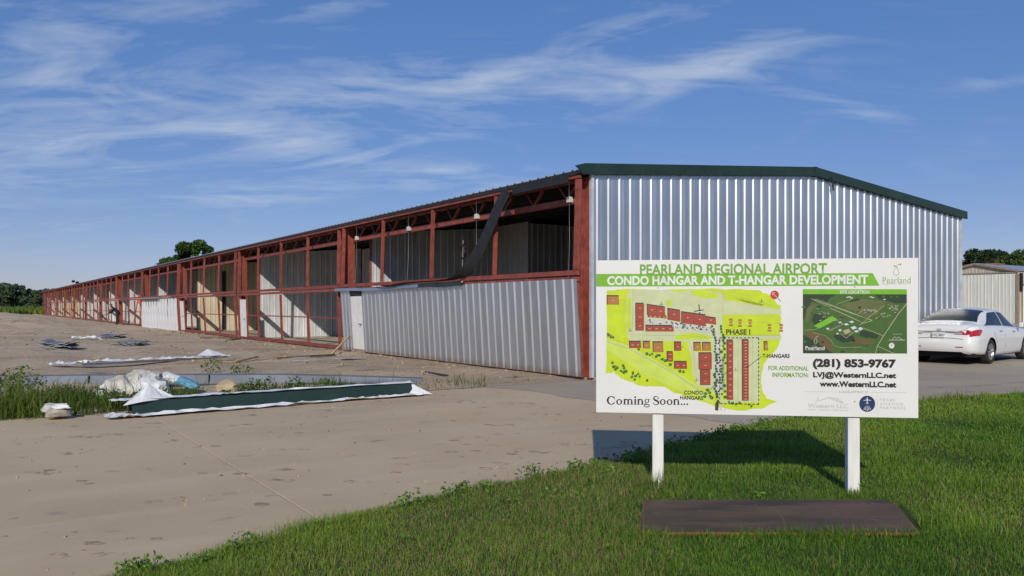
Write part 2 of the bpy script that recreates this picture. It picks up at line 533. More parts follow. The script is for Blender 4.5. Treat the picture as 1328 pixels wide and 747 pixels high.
us = -np.concatenate([[0.0], np.cumsum(np.linspace(0.14, 1.1, 130))])
us = us[us > -75]
vs = np.concatenate([[0.0], np.cumsum(np.linspace(0.12, 1.2, 250))])
vs = vs[vs < 166]
UU, VV = np.meshgrid(us, vs, indexing='ij')
HH = dirt_height(UU, VV)
HH[-1, :] = -0.12; HH[:, -1] = -0.12
X = C0.x + UU * UD.x + VV * VD.x; Y = C0.y + UU * UD.y + VV * VD.y
Vv = np.stack([X.ravel(), Y.ravel(), HH.ravel()], 1)
nu, nv = UU.shape
idx = np.arange(nu * nv).reshape(nu, nv)
F = np.stack([idx[:-1, :-1].ravel(), idx[:-1, 1:].ravel(), idx[1:, 1:].ravel(), idx[1:, :-1].ravel()], 1)
dl = soup('dirt_lot', Vv, F, None, M_dirt)
dl.data.polygons.foreach_set('use_smooth', np.ones(len(F), dtype=bool))
tag(dl, 'bare tan dirt lot with ruts and low berm beside the hangar', kind='structure')


def DZ(x, y):
    u, v = uv_of(x, y)
    if v < 0 or u > 0: return 0.0
    return float(dirt_height(np.array(u), np.array(v)))


# flattened scabs of dried mud dropped on the concrete
mb = MB(); _r = random.Random(17)
for _ in range(150):
    u, v = _r.uniform(-15, -2.6), _r.uniform(-7.5, -0.3)
    cx_, cy_ = UV(u, v)[:2]; n_ = _r.randint(1, 4)
    for k_ in range(n_):
        ox, oy = cx_ + _r.gauss(0, .13), cy_ + _r.gauss(0, .05); rr_ = _r.uniform(.012, .052); N_ = 11; a0_ = _r.uniform(0, 6.28)
        ring_ = [(ox + rr_ * _r.uniform(.5, 1.25) * 1.5 * math.cos(6.283 * q / N_), oy + rr_ * _r.uniform(.5, 1.25) * math.sin(6.283 * q / N_), .0015) for q in range(N_)]
        c_ = (ox, oy, .004 + rr_ * .1)
        for q in range(N_): mb.face([ring_[q], ring_[(q + 1) % N_], c_], _r.choice((0, 1)) if q == 0 else mb.m[-1])

tag(mb.build('dried_mud', [mat('mud_scab', (0.30, 0.225, 0.15), .95, 0, .25, 20), mat('mud_scab_pale', (0.40, 0.31, 0.215), .95, 0, .25, 20)]), 'thin scabs of dried mud dropped on the concrete', kind='stuff')

# grass verge
EDGE = [(-3.6, 2.0), (-2.85, 3.6), (-2.14, 4.48), (-1.03, 5.85), (-0.1, 6.75), (0.91, 7.6), (2.0, 8.9), (3.3, 10.35), (5.6, 12.2), (8.7, 13.75), (14, 17.2), (26, 25.2), (60, 47.5)]
EX = np.array([p[0] for p in EDGE]); EY = np.array([p[1] for p in EDGE])


def edge_y(x): return np.interp(x, EX, EY)


def verge_z(x, y):
    inn = np.clip((edge_y(x) - y) / 0.8, 0, 1)
    return 0.008 + 0.045 * inn + 0.03 * inn * (fbm(x * 0.8, y * 0.8, 21) - 0.5)


xs = np.concatenate([np.linspace(-3.6, 14, 120), np.linspace(14.5, 60, 60)])
ts = np.linspace(0, 1, 40) ** 1.6
XX = np.repeat(xs[:, None], 40, 1)
jag = 0.10 * (fbm(xs * 2.2, xs * 0 + 1, 31) - 0.5) * 2
YY = (edge_y(xs) + jag)[:, None] * (1 - ts) + np.minimum(-6.0, edge_y(xs) - 10)[:, None] * ts
ZZ = verge_z(XX, YY)
idx = np.arange(XX.size).reshape(XX.shape)
F = np.stack([idx[:-1, :-1].ravel(), idx[:-1, 1:].ravel(), idx[1:, 1:].ravel(), idx[1:, :-1].ravel()], 1)[:, ::-1]
vg = soup('grass_verge', np.stack([XX.ravel(), YY.ravel(), ZZ.ravel()], 1), F, None, M_soil)
tag(vg, 'turf soil of the roadside verge', kind='structure')

# ------------------------------------------------------------------ grass blades
M_blade = attr_mat('grass_blade', 0.5, 0.42)
M_leaf = attr_mat('tree_leaf', 0.6, 0.2)


def blades(name, x, y, z, h, w, colr, lean=0.5, label=''):
    n = len(x)
    a = RNG.uniform(0, 2 * np.pi, n)
    la = RNG.uniform(0, 2 * np.pi, n)
    lm = np.abs(RNG.normal(0, lean, n)) * h
    sx, sy = np.cos(a) * w / 2, np.sin(a) * w / 2
    lx, ly = np.cos(la) * lm, np.sin(la) * lm
    V = np.zeros((n, 5, 3), dtype=np.float32)
    V[:, 0] = np.stack([x - sx, y - sy, z], 1); V[:, 1] = np.stack([x + sx, y + sy, z], 1)
    V[:, 2] = np.stack([x + sx * .8 + lx * .35, y + sy * .8 + ly * .35, z + h * .6], 1)
    V[:, 3] = np.stack([x - sx * .8 + lx * .35, y - sy * .8 + ly * .35, z + h * .6], 1)
    V[:, 4] = np.stack([x + lx, y + ly, z + h * np.clip(1.05 - (lm / h) * .35, .4, 1)], 1)
    i = np.arange(n)[:, None] * 5
    F = np.concatenate([i + np.array([[0, 1, 2]]), i + np.array([[0, 2, 3]]), i + np.array([[3, 2, 4]])], 0)
    o = soup(name, V.reshape(-1, 3), F, np.repeat(colr, 5, 0), M_blade)
    tag(o, label, 'grass', kind='stuff')
    return o


def grass_cols(n, x, y, seed):
    p = fbm(x * 0.9, y * 0.9, seed)[:, None]
    q = RNG.uniform(0, 1, (n, 1))
    dark = np.array([[0.085, 0.185, 0.020]]); mid = np.array([[0.165, 0.305, 0.030]]); yel = np.array([[0.30, 0.38, 0.06]]); straw = np.array([[0.36, 0.29, 0.13]])
    c = dark + (mid - dark) * np.clip(p * 2.6 - 0.80 + (q - 0.5) * 0.8, 0, 1.25)
    c = c + (yel - c) * np.clip((fbm(x * 0.55 + 9, y * 0.55, seed + 7)[:, None] - 0.5) * 2.2, 0, 0.5)
    c = np.where(q > 0.86, c + (yel - c) * 0.7, c)
    patch = fbm(x * 0.45 + 5, y * 0.45, seed + 3)[:, None]
    c = np.where((RNG.uniform(0, 1, (n, 1)) < np.clip((patch - 0.56) * 2.4, 0.012, 0.35)), straw * RNG.uniform(.6, 1.1, (n, 1)), c)
    return c * RNG.uniform(0.8, 1.2, (n, 1))


PLATE = [(0.96, 5.85), (2.77, 5.85), (2.55, 5.04), (0.81, 5.07)]
n0 = 2700000
gx = RNG.uniform(-3.6, 16, n0); t = RNG.uniform(0, 1, n0)
gy = 3.6 + (19 - 3.6) * t
keep = gy < edge_y(gx) + 0.16 * (fbm(gx * 2.5, gy * 2.5, 44) - 0.42) * 2
keep &= np.abs(gx) < gy * 0.70 + 0.4
dist = np.hypot(gx, gy)
keep &= RNG.uniform(0, 1, n0) < np.clip((5.0 / dist) ** 1.7, 0.07, 1)
inpl = (gy > 5.09) & (gy < 5.83) & (gx > 0.90) & (gx < 2.62 + (gy - 5.07) * 0.28)
keep &= ~inpl
gx, gy, dist = gx[keep], gy[keep], dist[keep]
n = len(gx)
clump = fbm(gx * 1.7, gy * 1.7, 51)
edge_in = np.clip((edge_y(gx) - gy) / 0.55, 0, 1)
near = np.minimum(np.hypot(gx - 1.16, gy - 6.33), np.hypot(gx - 2.63, gy - 6.12)); front_ = np.exp(-((gy - 5.0) / .10) ** 2) * (gx > .75) * (gx < 2.6)
h = (0.020 + 0.085 * clump ** 1.9 * RNG.uniform(0.4, 1.6, n)) * (1 + 1.1 * np.exp(-(near / .16) ** 2) + .5 * front_) * (1 + 0.65 * (1 - edge_in)) * np.clip(0.85 + dist / 40, 0.8, 1.3)
tall = RNG.uniform(0, 1, n) < 0.007
h = np.where(tall, h * RNG.uniform(1.6, 3.0, n), h)
w = RNG.uniform(0.0028, 0.0052, n) * np.clip(dist / 6.5, 0.8, 2.2)
blades('verge_grass', gx, gy, verge_z(gx, gy) - 0.004, h, w, grass_cols(n, gx, gy, 61) * 1.08, 0.8, 'unmown green grass covering the roadside verge')
print('verge blades', n)

# weeds between the concrete and the dirt
n0 = 110000
wu = RNG.uniform(-17, -1.2, n0); wv = RNG.uniform(-0.3, 2.6, n0)
prob = np.where(wu < -7.6, 0.72, np.where(wu < -4.6, 0.40, np.where(wu < -2.4, 0.07, 0.015)))
prob = prob * np.clip(1.25 - np.abs(wv - 0.55) / np.where(wu < -7.6, 1.25, 0.62), 0, 1) * np.clip((fbm(wu * 1.1, wv * 1.1, 71) - 0.30) * 4, 0.05, 1)
keep = RNG.uniform(0, 1, n0) < prob
wu, wv = wu[keep], wv[keep]
n = len(wu)
wx = C0.x + wu * UD.x + wv * VD.x; wy = C0.y + wu * UD.y + wv * VD.y
h = (0.03 + 0.46 * fbm(wu * 1.7, wv * 1.7, 75) ** 2.2 * np.where(wu < -7.6, 1.3, 0.7)) * RNG.uniform(0.35, 1.7, n)
h = np.minimum(np.where(RNG.uniform(0, 1, n) < 0.03, h * 2.0, h), 0.5)
blades('weed_strip', wx, wy, np.clip(dirt_height(wu, np.clip(wv, 0, 9)), 0, 1) * (wv > 0), h, RNG.uniform(0.006, 0.016, n), grass_cols(n, wx, wy, 81) * np.array([[0.72, 0.60, 0.85]]), 0.75, 'tall weeds growing along the edge of the concrete')
print('weeds', n)

# tall field grass at the far left, at the foot of the trees
n0 = 26000
n0 = 50000
fx = RNG.uniform(-190, -84, n0); fy = RNG.uniform(156, 236, n0) ; _k = uv_of(fx, fy)[1] > 167; fx, fy = fx[_k], fy[_k]; n0 = len(fx)
h = RNG.uniform(0.8, 1.5, n0) * (0.6 + fbm(fx * .1, fy * .1, 5))
blades('field_grass', fx, fy, np.full(n0, -0.1), h, RNG.uniform(0.2, 0.45, n0), grass_cols(n0, fx, fy, 91) * np.array([[.92, .82, 1.0]]), 0.4, 'long green grass of the far field at the left')

# loose clods and pebbles on dirt and concrete
b = MB()


def clod(x, y, z, r):
    pts = []
    k = [random.uniform(.6, 1.2) for _ in range(6)]
    vs_ = [(r * k[0], 0, 0), (0, r * k[1], 0), (-r * k[2], 0, 0), (0, -r * k[3], 0), (0, 0, r * .8 * k[4]), (0, 0, -r * .3)]
    a = random.uniform(0, 6.28); ca, sa = math.cos(a), math.sin(a)
    vs_ = [(x + p[0] * ca - p[1] * sa, y + p[0] * sa + p[1] * ca, z + p[2]) for p in vs_]
    i = len(b.v); b.v += vs_
    for f in ((0, 1, 4), (1, 2, 4), (2, 3, 4), (3, 0, 4), (1, 0, 5), (2, 1, 5), (3, 2, 5), (0, 3, 5)):
        b.f.append(tuple(i + q for q in f)); b.m.append(random.choice((0, 0, 1))); b.sm.append(False)


for _ in range(1100):
    u = -abs(random.gauss(0, 6)) - 0.1; v = random.uniform(0.2, 40)
    if random.random() < 0.4: u = -random.uniform(0.15, 1.3)
    p = UV(u, v); clod(p.x, p.y, DZ(p.x, p.y), random.choice((.012,.018,.018,.025,.05)) * (1 + v / 50))
for _ in range(500):
    u = random.uniform(-26, -10); v = random.uniform(38, 110)
    p = UV(u, v); clod(p.x, p.y, DZ(p.x, p.y), random.uniform(0.03, 0.11))
for _ in range(700):
    u, v = random.uniform(-16, -1), random.uniform(-9, -0.1)
    p = UV(u, v); 
    if p.y < edge_y(p.x): continue
    clod(p.x, p.y, 0.0, random.choice((0.006, 0.009, 0.012, 0.02)))
for _ in range(1500):
    u, v = random.uniform(-15, 0.5), random.uniform(-8, -0.1)
    p = UV(u, v)
    if p.y > edge_y(p.x) + .1: clod(p.x, p.y, 0.0, random.choice((0.004, 0.005, 0.007)))
tag(b.build('dirt_clods', [mat('clod_tan', (0.40, 0.29, 0.18), 0.9, 0, 0.2, 5), mat('clod_grey', (0.13, 0.105, 0.08), 0.9, 0, 0.2, 5)]), 'loose clods and pebbles scattered over the dirt and concrete', kind='stuff')

# ================================================================== HANGAR
hangar = empty('hangar', C0, THETA)
tag(hangar, 'long unfinished metal aircraft hangar with red steel frame and green trim', 'hangar')
SLOPE = 0.0863
EAVE = 4.30


def roof_z(u):
    return EAVE + SLOPE * (u if u < W / 2 else W - u)


def profile(width, n=3, h=0.029, minor=0.0028):
    p = width / n
    pts = []
    for k in range(n):
        c = p * (k + 0.5)
        pts += [(p * k, 0.0), (c - .038, 0), (c - .011, h), (c + .011, h), (c + .038, 0)]
        e = p * (k + 1)
        if minor:
            for q in (0.085, 0.117):
                if c + q + .014 < e + 0.02:
                    pts += [(c + q - .012, 0), (c + q - .005, minor), (c + q + .005, minor), (c + q + .012, 0)]
    pts.append((width, 0.0))
    out_ = [pts[0]]
    for q in pts[1:]:
        if q[0] > out_[-1][0] + 1e-4: out_.append(q)
    return out_


def sheet_mesh(name, m, width, z0, ztop, n=3, shear=0.0, wave=0.0, lap=0.0, zsteps=1):
    """ribbed sheet: x along the wall, outward = -y; ztop: number or f(x)"""
    b = MB()
    prof = profile(width, n)
    rows = []
    for k in range(zsteps + 1):
        t = k / zsteps
        row = []
        for (x, d) in prof:
            zt = ztop(x) if callable(ztop) else ztop
            z = z0 + (zt - z0) * t
            wv_ = wave * math.sin(3.1 * x + 2.2 * z) + wave * 0.7 * math.sin(7.3 * x - 1.1 * z) if wave else 0
            row.append((x, -d - shear * t - lap - wv_, z))
        rows.append(row)
    b.grid(rows[::-1], 0, False)
    return b.mesh(name, m)


# ---- gable wall
gb = MB()
for z in (0.9, 1.9, 2.9, 3.9):
    gb.box((0.3, 0.05, z - .05), (W - 0.1, 0.2, z + .05))
for u in (4.87, 9.73):
    gb.box((u - .08, 0.05, 0), (u + .08, 0.24, roof_z(u) - .12))
gable = gb.build('gable_wall', M_red, hangar)
NS = 16
sw = (W - 0.10) / NS
for i in range(NS):
    u0 = 0.05 + sw * i
    f = lambda x, u0=u0: roof_z(u0 + x) - 0.03
    if u0 < W / 2 < u0 + sw: f = lambda x, u0=u0: roof_z(u0 + x) - 0.03
    me = sheet_mesh('wall_sheet', M_galv, sw, 0.06, f, lap=0.002 * (i % 2))
    put('wall_sheet', me, gable, (u0, 0.0, 0))
b = MB()
b.box((0.012, -0.042, 0.05), (0.075, 0.03, EAVE - .02)); b.build('corner_trim', mat('bright_trim', (0.72, 0.74, 0.78), 0.4, 0.4), hangar)
b = MB()
b.box((W - 0.075, -0.042, 0.05), (W - 0.012, 0.05, EAVE - .02)); b.build('corner_trim', _mats['bright_trim'], hangar)
b = MB(); b.box((0.08, -0.02, 0.0), (W - 0.08, 0.05, 0.058)); b.build('base_sill', mat('base_concrete', (0.33, 0.30, 0.26), 0.9, 0, 0.2, 4), hangar)

# ---- green rake trim, one length each side of the ridge
for s in (0, 1):
    b = MB()
    ua, ub = (-0.22, W / 2) if s == 0 else (W / 2, W + 0.16)
    za, zb = roof_z(max(ua, 0)) - (SLOPE * .2 if s == 0 else 0), roof_z(min(ub, W))
    if s == 0: za = EAVE - SLOPE * 0.22
    if s == 1: zb = EAVE - SLOPE * 0.16
    lo, hi = -0.085, 0.125
    vv0, vv1 = -0.115, -0.045
    b.hexa([(ua, vv0, za + lo), (ub, vv0, zb + lo), (ub, vv1, zb + lo), (ua, vv1, za + lo),
            (ua, vv0, za + hi), (ub, vv0, zb + hi), (ub, 0.22, zb + hi), (ua, 0.22, za + hi)])
    b.hexa([(ua, vv0 - .012, za + lo - .012), (ub, vv0 - .012, zb + lo - .012), (ub, vv1, zb + lo - .012), (ua, vv1, za + lo - .012),
            (ua, vv0 - .012, za + lo + .02), (ub, vv0 - .012, zb + lo + .02), (ub, vv1, zb + lo + .02), (ua, vv1, za + lo + .02)])
    b.build('rake_trim', M_green, hangar)
b = MB()
b.prism([(W / 2 - .05, -0.13, EAVE + SLOPE * W / 2 - .1), (W / 2 + .05, -0.13, EAVE + SLOPE * W / 2 - .1), (W / 2 + .05, -0.13, EAVE + SLOPE * W / 2 + .128), (W / 2 - .05, -0.13, EAVE + SLOPE * W / 2 + .128)], (0, 0.1, 0))
b.build('ridge_cap', M_green, hangar)
b = MB()
ss = [(7.82, 4.83), (7.90, 4.80), (7.95, 4.72), (7.94, 4.62), (7.97, 4.50)]
b.grid([[(u - .03, -.15, z), (u + .02, -.17, z)] for u, z in ss]); b.build('loose_strap', M_black, hangar)

# ---- roof
rs = MB()
prof = profile(0.9142, 3, 0.032, 0.0)
L0, L1 = -0.24, W / 2
rs.grid([[(L0, x, EAVE + SLOPE * L0 + d + .012) for x, d in prof], [(L1, x, EAVE + SLOPE * L1 + d + .012) for x, d in prof]], 0, False)
rs.grid([[(L0, x, EAVE + SLOPE * L0 - 0.075) for x, d in prof], [(L0, x, EAVE + SLOPE * L0 + d + .012) for x, d in prof]], 1, False)
rme = rs.mesh('roof_sheet', [M_roof, M_insul])
rb = MB()      # black insulation under the sheets: near slope and far slope
LEN = NB * BAY + 0.2
rb.hexa([(L0 + .02, 0, EAVE + SLOPE * L0 - .05), (W / 2, 0, EAVE + SLOPE * W / 2 - .05), (W / 2, LEN, EAVE + SLOPE * W / 2 - .05), (L0 + .02, LEN, EAVE + SLOPE * L0 - .05),
         (L0 + .02, 0, EAVE + SLOPE * L0 + .004), (W / 2, 0, EAVE + SLOPE * W / 2 + .004), (W / 2, LEN, EAVE + SLOPE * W / 2 + .004), (L0 + .02, LEN, EAVE + SLOPE * L0 + .004)])
rb.hexa([(W / 2 + .001, 0, EAVE + SLOPE * W / 2 - .05), (W + .2, 0, EAVE - .06), (W + .2, LEN, EAVE - .06), (W / 2 + .001, LEN, EAVE + SLOPE * W / 2 - .05),
         (W / 2 + .001, 0, EAVE + SLOPE * W / 2 + .03), (W + .2, 0, EAVE + .02), (W + .2, LEN, EAVE + .02), (W / 2 + .001, LEN, EAVE + SLOPE * W / 2 + .03)])
roof = rb.build('roof', M_insul, hangar)
for i in range(170):
    put('roof_sheet', rme, roof, (0, 0.12 + 0.9142 * i, 0))
b = MB()
b.box((-0.225, 0.35, 4.14), (-0.165, NB * BAY, 4.20)); b.build('eave_strut', M_red, hangar)
for k in range(9):
    u = 1.2 + k * 1.52
    b = MB(); zz_ = roof_z(u) - .06
    b.box((u - .03, 0.25, zz_ - .2), (u + .03, NB * BAY, zz_ - .003)); b.build('purlin', M_insul, hangar)
b = MB()      # wall of the far side
me = sheet_mesh('rear_wall', M_galv, NB * BAY, 0.02, EAVE - .07, n=int(NB * BAY / .305))
o = put('rear_wall', me, hangar, (W, 0.0, 0), R(90))
me = sheet_mesh('end_wall', M_galv, W - .1, 0.02, lambda x: roof_z(x + .05) - .06, n=48)
put('end_wall', me, hangar, (W - 0.05, NB * BAY + .18, 0), R(180))
b = MB(); b.box((0.06, 0.06, -0.1), (W - .02, NB * BAY + .1, 0.02)); b.build('floor_slab', mat('hangar_floor', (0.48, 0.40, 0.30), 0.9, 0, 0.25, 1.2, bump=.3, bscale=20), hangar)
b = MB(); b.box((-0.05, 0.1, -0.1), (0.055, NB * BAY + .1, 0.05)); b.build('foundation_edge', _mats['base_concrete'], hangar)

# ---- columns and rafters
cb = MB()
cb.box((0.0, 0, 0), (0.24, 0.022, 4.18)); cb.box((0.0, 0.278, 0), (0.24, 0.30, 4.18)); cb.box((0.06, 0.022, 0), (0.075, 0.278, 4.18)); cb.box((0.0, -.02, 0.02), (.25, .32, .05))
cme = cb.mesh('column', M_red)
for n in range(NB + 1):
    put('column', cme, hangar, (0.0, n * BAY - (0.15 if n else -0.03), 0))
rf = MB()
for sgn in (0, 1):
    for (a0_, a1_, wd) in ((-.24, -.21, .16), (-.40, -.37, .16), (-.37, -.24, .02)):
        ua, ub = (0.2, W / 2) if sgn == 0 else (W / 2, W - .05)
        za, zb = roof_z(ua), roof_z(ub)
        rf.hexa([(ua, -wd / 2, za + a0_), (ub, -wd / 2, zb + a0_), (ub, wd / 2, zb + a0_), (ua, wd / 2, za + a0_), (ua, -wd / 2, za + a1_), (ub, -wd / 2, zb + a1_), (ub, wd / 2, zb + a1_), (ua, wd / 2, za + a1_)])
rfm = rf.mesh('rafter', M_insul)
for n in range(NB + 1):
    put('rafter', rfm, hangar, (0, n * BAY + (0.32 if n == 0 else 0.28 if n < NB else -.3), 0))

# ---- header truss over each door opening
NV = 10
web1 = MB(); web1.bar((0.20, -0.36, 4.14), (0.20, -.02, 3.82), 0.06, 0.05); web_m = web1.mesh('web', M_red)
web2 = MB(); web2.bar((0.20, 0.02, 3.82), (0.20, 0.32, 4.14), 0.05, 0.03); web_m2 = web2.mesh('web', M_red)
ch = MB(); ch.box((0.16, 0.17, 3.70), (0.28, BAY - 0.17, 3.83)); ch_m = ch.mesh('header_truss', M_red)
ch = MB(); ch.box((0.16, 0.17, 4.15), (0.28, BAY - 0.17, 4.20)); ch_m2 = ch.mesh('top_chord', M_red)
for n in range(NB):
    tr = put('header_truss', ch_m, hangar, (0, n * BAY + (0.17 if n == 0 else 0), 0))
    if n == 0: tr.scale.y = 0.985
    put('top_chord', ch_m2, tr)
    for k in range(NV):
        v = 0.83 + k * 1.27
        if n < 8:
            put('web', web_m, tr, (0, v, 0)); put('web', web_m2, tr, (0, v, 0))
M_pulley = mat('white_pulley_box', (0.7, 0.7, 0.68), 0.5, 0.1)
for n in range(1):
    for j, v in enumerate((0.80, 4.62, 8.45, 12.3)):
        b = MB(); vv_ = n * BAY + v
        b.box((0.05, vv_ - .055, 3.73), (0.155, vv_ + .055, 3.85)); b.box((0.08, vv_ - .008, 3.855), (0.10, vv_ + .008, 4.2))
        pu = b.build('pulley_box', M_pulley, hangar, bevel=0.01)
        b = MB(); b.tube([(0.09, vv_, 3.72), (0.05, vv_ - .06, 2.9), (-0.04, vv_ - .13, 2.0), (-.03, vv_ - .15, 0.15)], 0.0032, 5)
        b.build('lift_cable', M_wire, pu)

# ---- bi-fold doors
ZM, ZT = 2.13, 4.165


def bifold(n, d, lower_sheet):
    v0, v1 = n * BAY + (0.08 if n == 0 else 0.20), (n + 1) * BAY - 0.20
    U0 = -0.12

    def P(v, z, o=0.0):
        f = z / ZM if z <= ZM else 1 - 0.5 * (z - ZM) / (ZT - ZM)
        return (U0 - d * f - o, v, z)

    b = MB(); b.bar(P(v0, ZM + .07), P(v1, ZM + .07), .085, .10)
    door = b.build('bifold_door', M_red, hangar)

    def part(name, p, q, w, h, m=M_red):
        x = MB(); x.bar(p, q, w, h, up=(1, 0, 0)); return x.build(name, m, door)
    part('rail', P(v0, ZT), P(v1, ZT), .05, .07)
    part('rail', P(v0, ZM - .06), P(v1, ZM - .06), .09, .085)
    part('rail', P(v0, .12), P(v1, .12), .12, .085)
    posts = [v0 + .05] + [v0 + (v1 - v0) * k / 4 for k in (1, 2, 3)] + [v1 - .05]
    for k, v in enumerate(posts):
        wd = 0.13 if k in (0, 4) else 0.078
        part('post', P(v, ZM + .13), P(v, ZT - .05), wd, .08)
        part('post', P(v, .18), P(v, ZM - .13), wd if not lower_sheet else .08, .08)
    if not lower_sheet:
        part('girt', P(v0, 1.12, -.03), P(v1, 1.12, -.03), .045, .03)
    # walk-in door leaf at the far end
    if n < 3 and n != 3:
        a, c = v1 - (1.72 if n == 0 else 1.35), v1 - (0.82 if n == 0 else .42)
        x = MB()
        q = [P(c, .14, .05), P(a, .14, .05), P(a, 1.84, .05), P(c, 1.84, .05)]
        x.prism(q, (0.045, 0, 0)); wd_ = x.build('walk_door', M_white, door)
        x = MB(); x.tube([P(a + .1, .95, .06), P(a + .1, .95, .12)], .018, 8); x.tube([P(a + .1, .95, .12), P(a + .2, .95, .13)], .012, 6)
        x.build('handle', M_dark, wd_)
        for vv_ in (a - .04, c + .04): part('jamb', P(vv_, .14), P(vv_, 1.9), .06, .07)
        if n == 0:
            x = MB(); x.box((P(a, 1.95)[0] - .07, a, 1.88), (P(a, 1.95)[0] - .02, c, 2.02)); x.build('door_louvre', M_black, door)
            x = MB(); x.box((P(a, .1)[0] - .10, a, .03), (P(a, .1)[0] - .03, c, .13)); x.build('threshold', mat('rusty_sill', (.33, .25, .18), .8, 0, .3, 8), door)
    return door, P, v0, v1


for n in range(NB):
    door, P, v0, v1 = bifold(n, [0.13, 0.07, 0.12, 0.12, 0.07, 0.1, 0.05, 0.08, 0.06, 0.05, 0.07, 0.05][n], n in (0, 3))
    if n == 0:
        segs = []
        a = v1 - 1.72; c = v1 - .82
        k = 0
        v = a - .003
        while v > v0 + .1:
            w_ = min(.9144, v - v0 + .02)
            segs.append((v, w_)); v -= w_
        segs.append((v1 + .02, v1 + .02 - c - .003))
        for i, (vv_, w_) in enumerate(segs):
            nr = max(1, round(w_ / .305))
            me = sheet_mesh('door_sheet', M_galv_door, w_, 0.07, 2.07, n=nr, shear=0.125, lap=.05 + .002 * (i % 2))
            put('door_sheet', me, door, (-0.12, vv_, 0), R(-90))
        # strip of sheet over the walk door
        me = sheet_mesh('door_sheet', M_galv_door, .90, 2.03, 2.07, n=3, shear=0.0, lap=.19)
        put('door_sheet', me, door, (-0.12, a + .9, 0), R(-90))
        # flashing along the top of the lower leaf: grey length, then green length
        for (fa, fb, m_, sag) in ((v1 + .25, 6.9, M_steel, .03), (6.88, 4.55, M_green, .0)):
            x = MB(); rows = []
            NSEG = 14
            for q in range(NSEG + 1):
                t = q / NSEG; vv_ = fa + (fb - fa) * t
                s_ = -sag * math.sin(3.14 * t) + .012 * math.sin(9 * t)
                u_ = -0.12 - .12
                rows.append([(u_ + .02, vv_, 2.125 + s_), (u_ - .15, vv_, 2.115 + s_), (u_ - .17, vv_, 2.03 + s_), (u_ - .165, vv_, 2.025 + s_)])
            x.grid(rows, 0, False); x.build('top_flashing', m_, door)
    if n == 3:
        nn = 13; w_ = (v1 - v0) / nn
        for i in range(nn):
            me = sheet_mesh('door_sheet', M_white_sheet, w_, 0.03 - .05 * (i % 3 == 0), 2.02, n=3, shear=0.11, lap=.05, wave=.03, zsteps=6)
            put('door_sheet', me, door, (-0.12, v1 - w_ * i, 0), R(-90))
        x = MB(); x.box((-.5, v0 + 5, 2.06), (-.2, v1 + .1, 2.14)); x.build('top_flashing', M_steel, door)

# ---- inner partitions
PM = [M_galv_old, M_galv_old, M_cream, M_galv_old, M_white_sheet, M_galv_old, mat('pale_grey_sheet', (.6, .6, .58), .55, .1, .1, 1.2), M_galv_old, M_cream, M_cream, _mats['pale_grey_sheet'], M_galv_old]
for n in range(NB):
    vp = (n + 1) * BAY - 0.12
    m_ = PM[n]
    b = MB()
    for z in (1.1, 2.4, 3.6): b.box((0.9, 0.04, z - .05), (6.0, 0.10, z + .05))
    b.box((0.84, 0.04, 0.02), (.92, 0.14, 4.0))
    part_ = b.build('partition', M_red, hangar, (0, vp, 0))
    if n < 4:
        for i in range(6):
            u0 = .87 + .855 * i
            me = sheet_mesh('partition_sheet', m_, .855, 0.03, lambda x, u0=u0: 3.97 + SLOPE * (u0 + x), lap=.002 * (i % 2))
            put('partition_sheet', me, part_, (u0, 0, 0))
    else:
        me = sheet_mesh('partition_sheet', m_, 5.13, 0.03, lambda x: 3.97 + SLOPE * (.87 + x), n=17)
        put('partition_sheet', me, part_, (.87, 0, 0))
    if n == 2:
        for u in (2.3, 4.9):
            b = MB(); b.box((u, -.08, .1), (u + .22, -.045, 3.7)); b.build('insulation_strip', M_insul, part_)
    if n == 0:
        b = MB()
        for z in (1.1, 2.4, 3.6): b.box((6.04, vp - 2.0, z - .05), (6.1, vp - .1, z + .05))
        wing = b.build('wing_wall', M_red, hangar)
        for i in range(2):
            me = sheet_mesh('partition_sheet', M_white_sheet, 1.02, .03, 4.55, n=3); put('partition_sheet', me, wing, (6.0, vp - 1.02 * i, 0), R(-90))
        b = MB()
        for z in (1.1, 2.4, 3.6): b.box((6.1, vp - 2.0, z - .05), (10, vp - 1.94, z + .05))
        tail = b.build('tail_wall', M_red, hangar)
        for i in range(5):
            me = sheet_mesh('partition_sheet', M_galv_old, .8, .03, 4.5, n=3); put('partition_sheet', me, tail, (6.03 + .8 * i, vp - 2.05, 0))
        b = MB()
        for z in (1.1, 2.4, 3.6): b.box((10.06, .3, z - .05), (10.12, vp - 2.05, z + .05))
        back = b.build('back_wall', M_red, hangar)
        for i in range(11):
            me = sheet_mesh('partition_sheet', M_galv_old, .97, .03, 4.5, n=3); put('partition_sheet', me, back, (10.02, vp - 2.06 - .97 * i, 0), R(-90))
    else:
        me = sheet_mesh('inner_wall', PM[n], BAY - .2, .03, 4.45, n=42); put('inner_wall', me, hangar, (6.05, vp - .02, 0), R(-90))

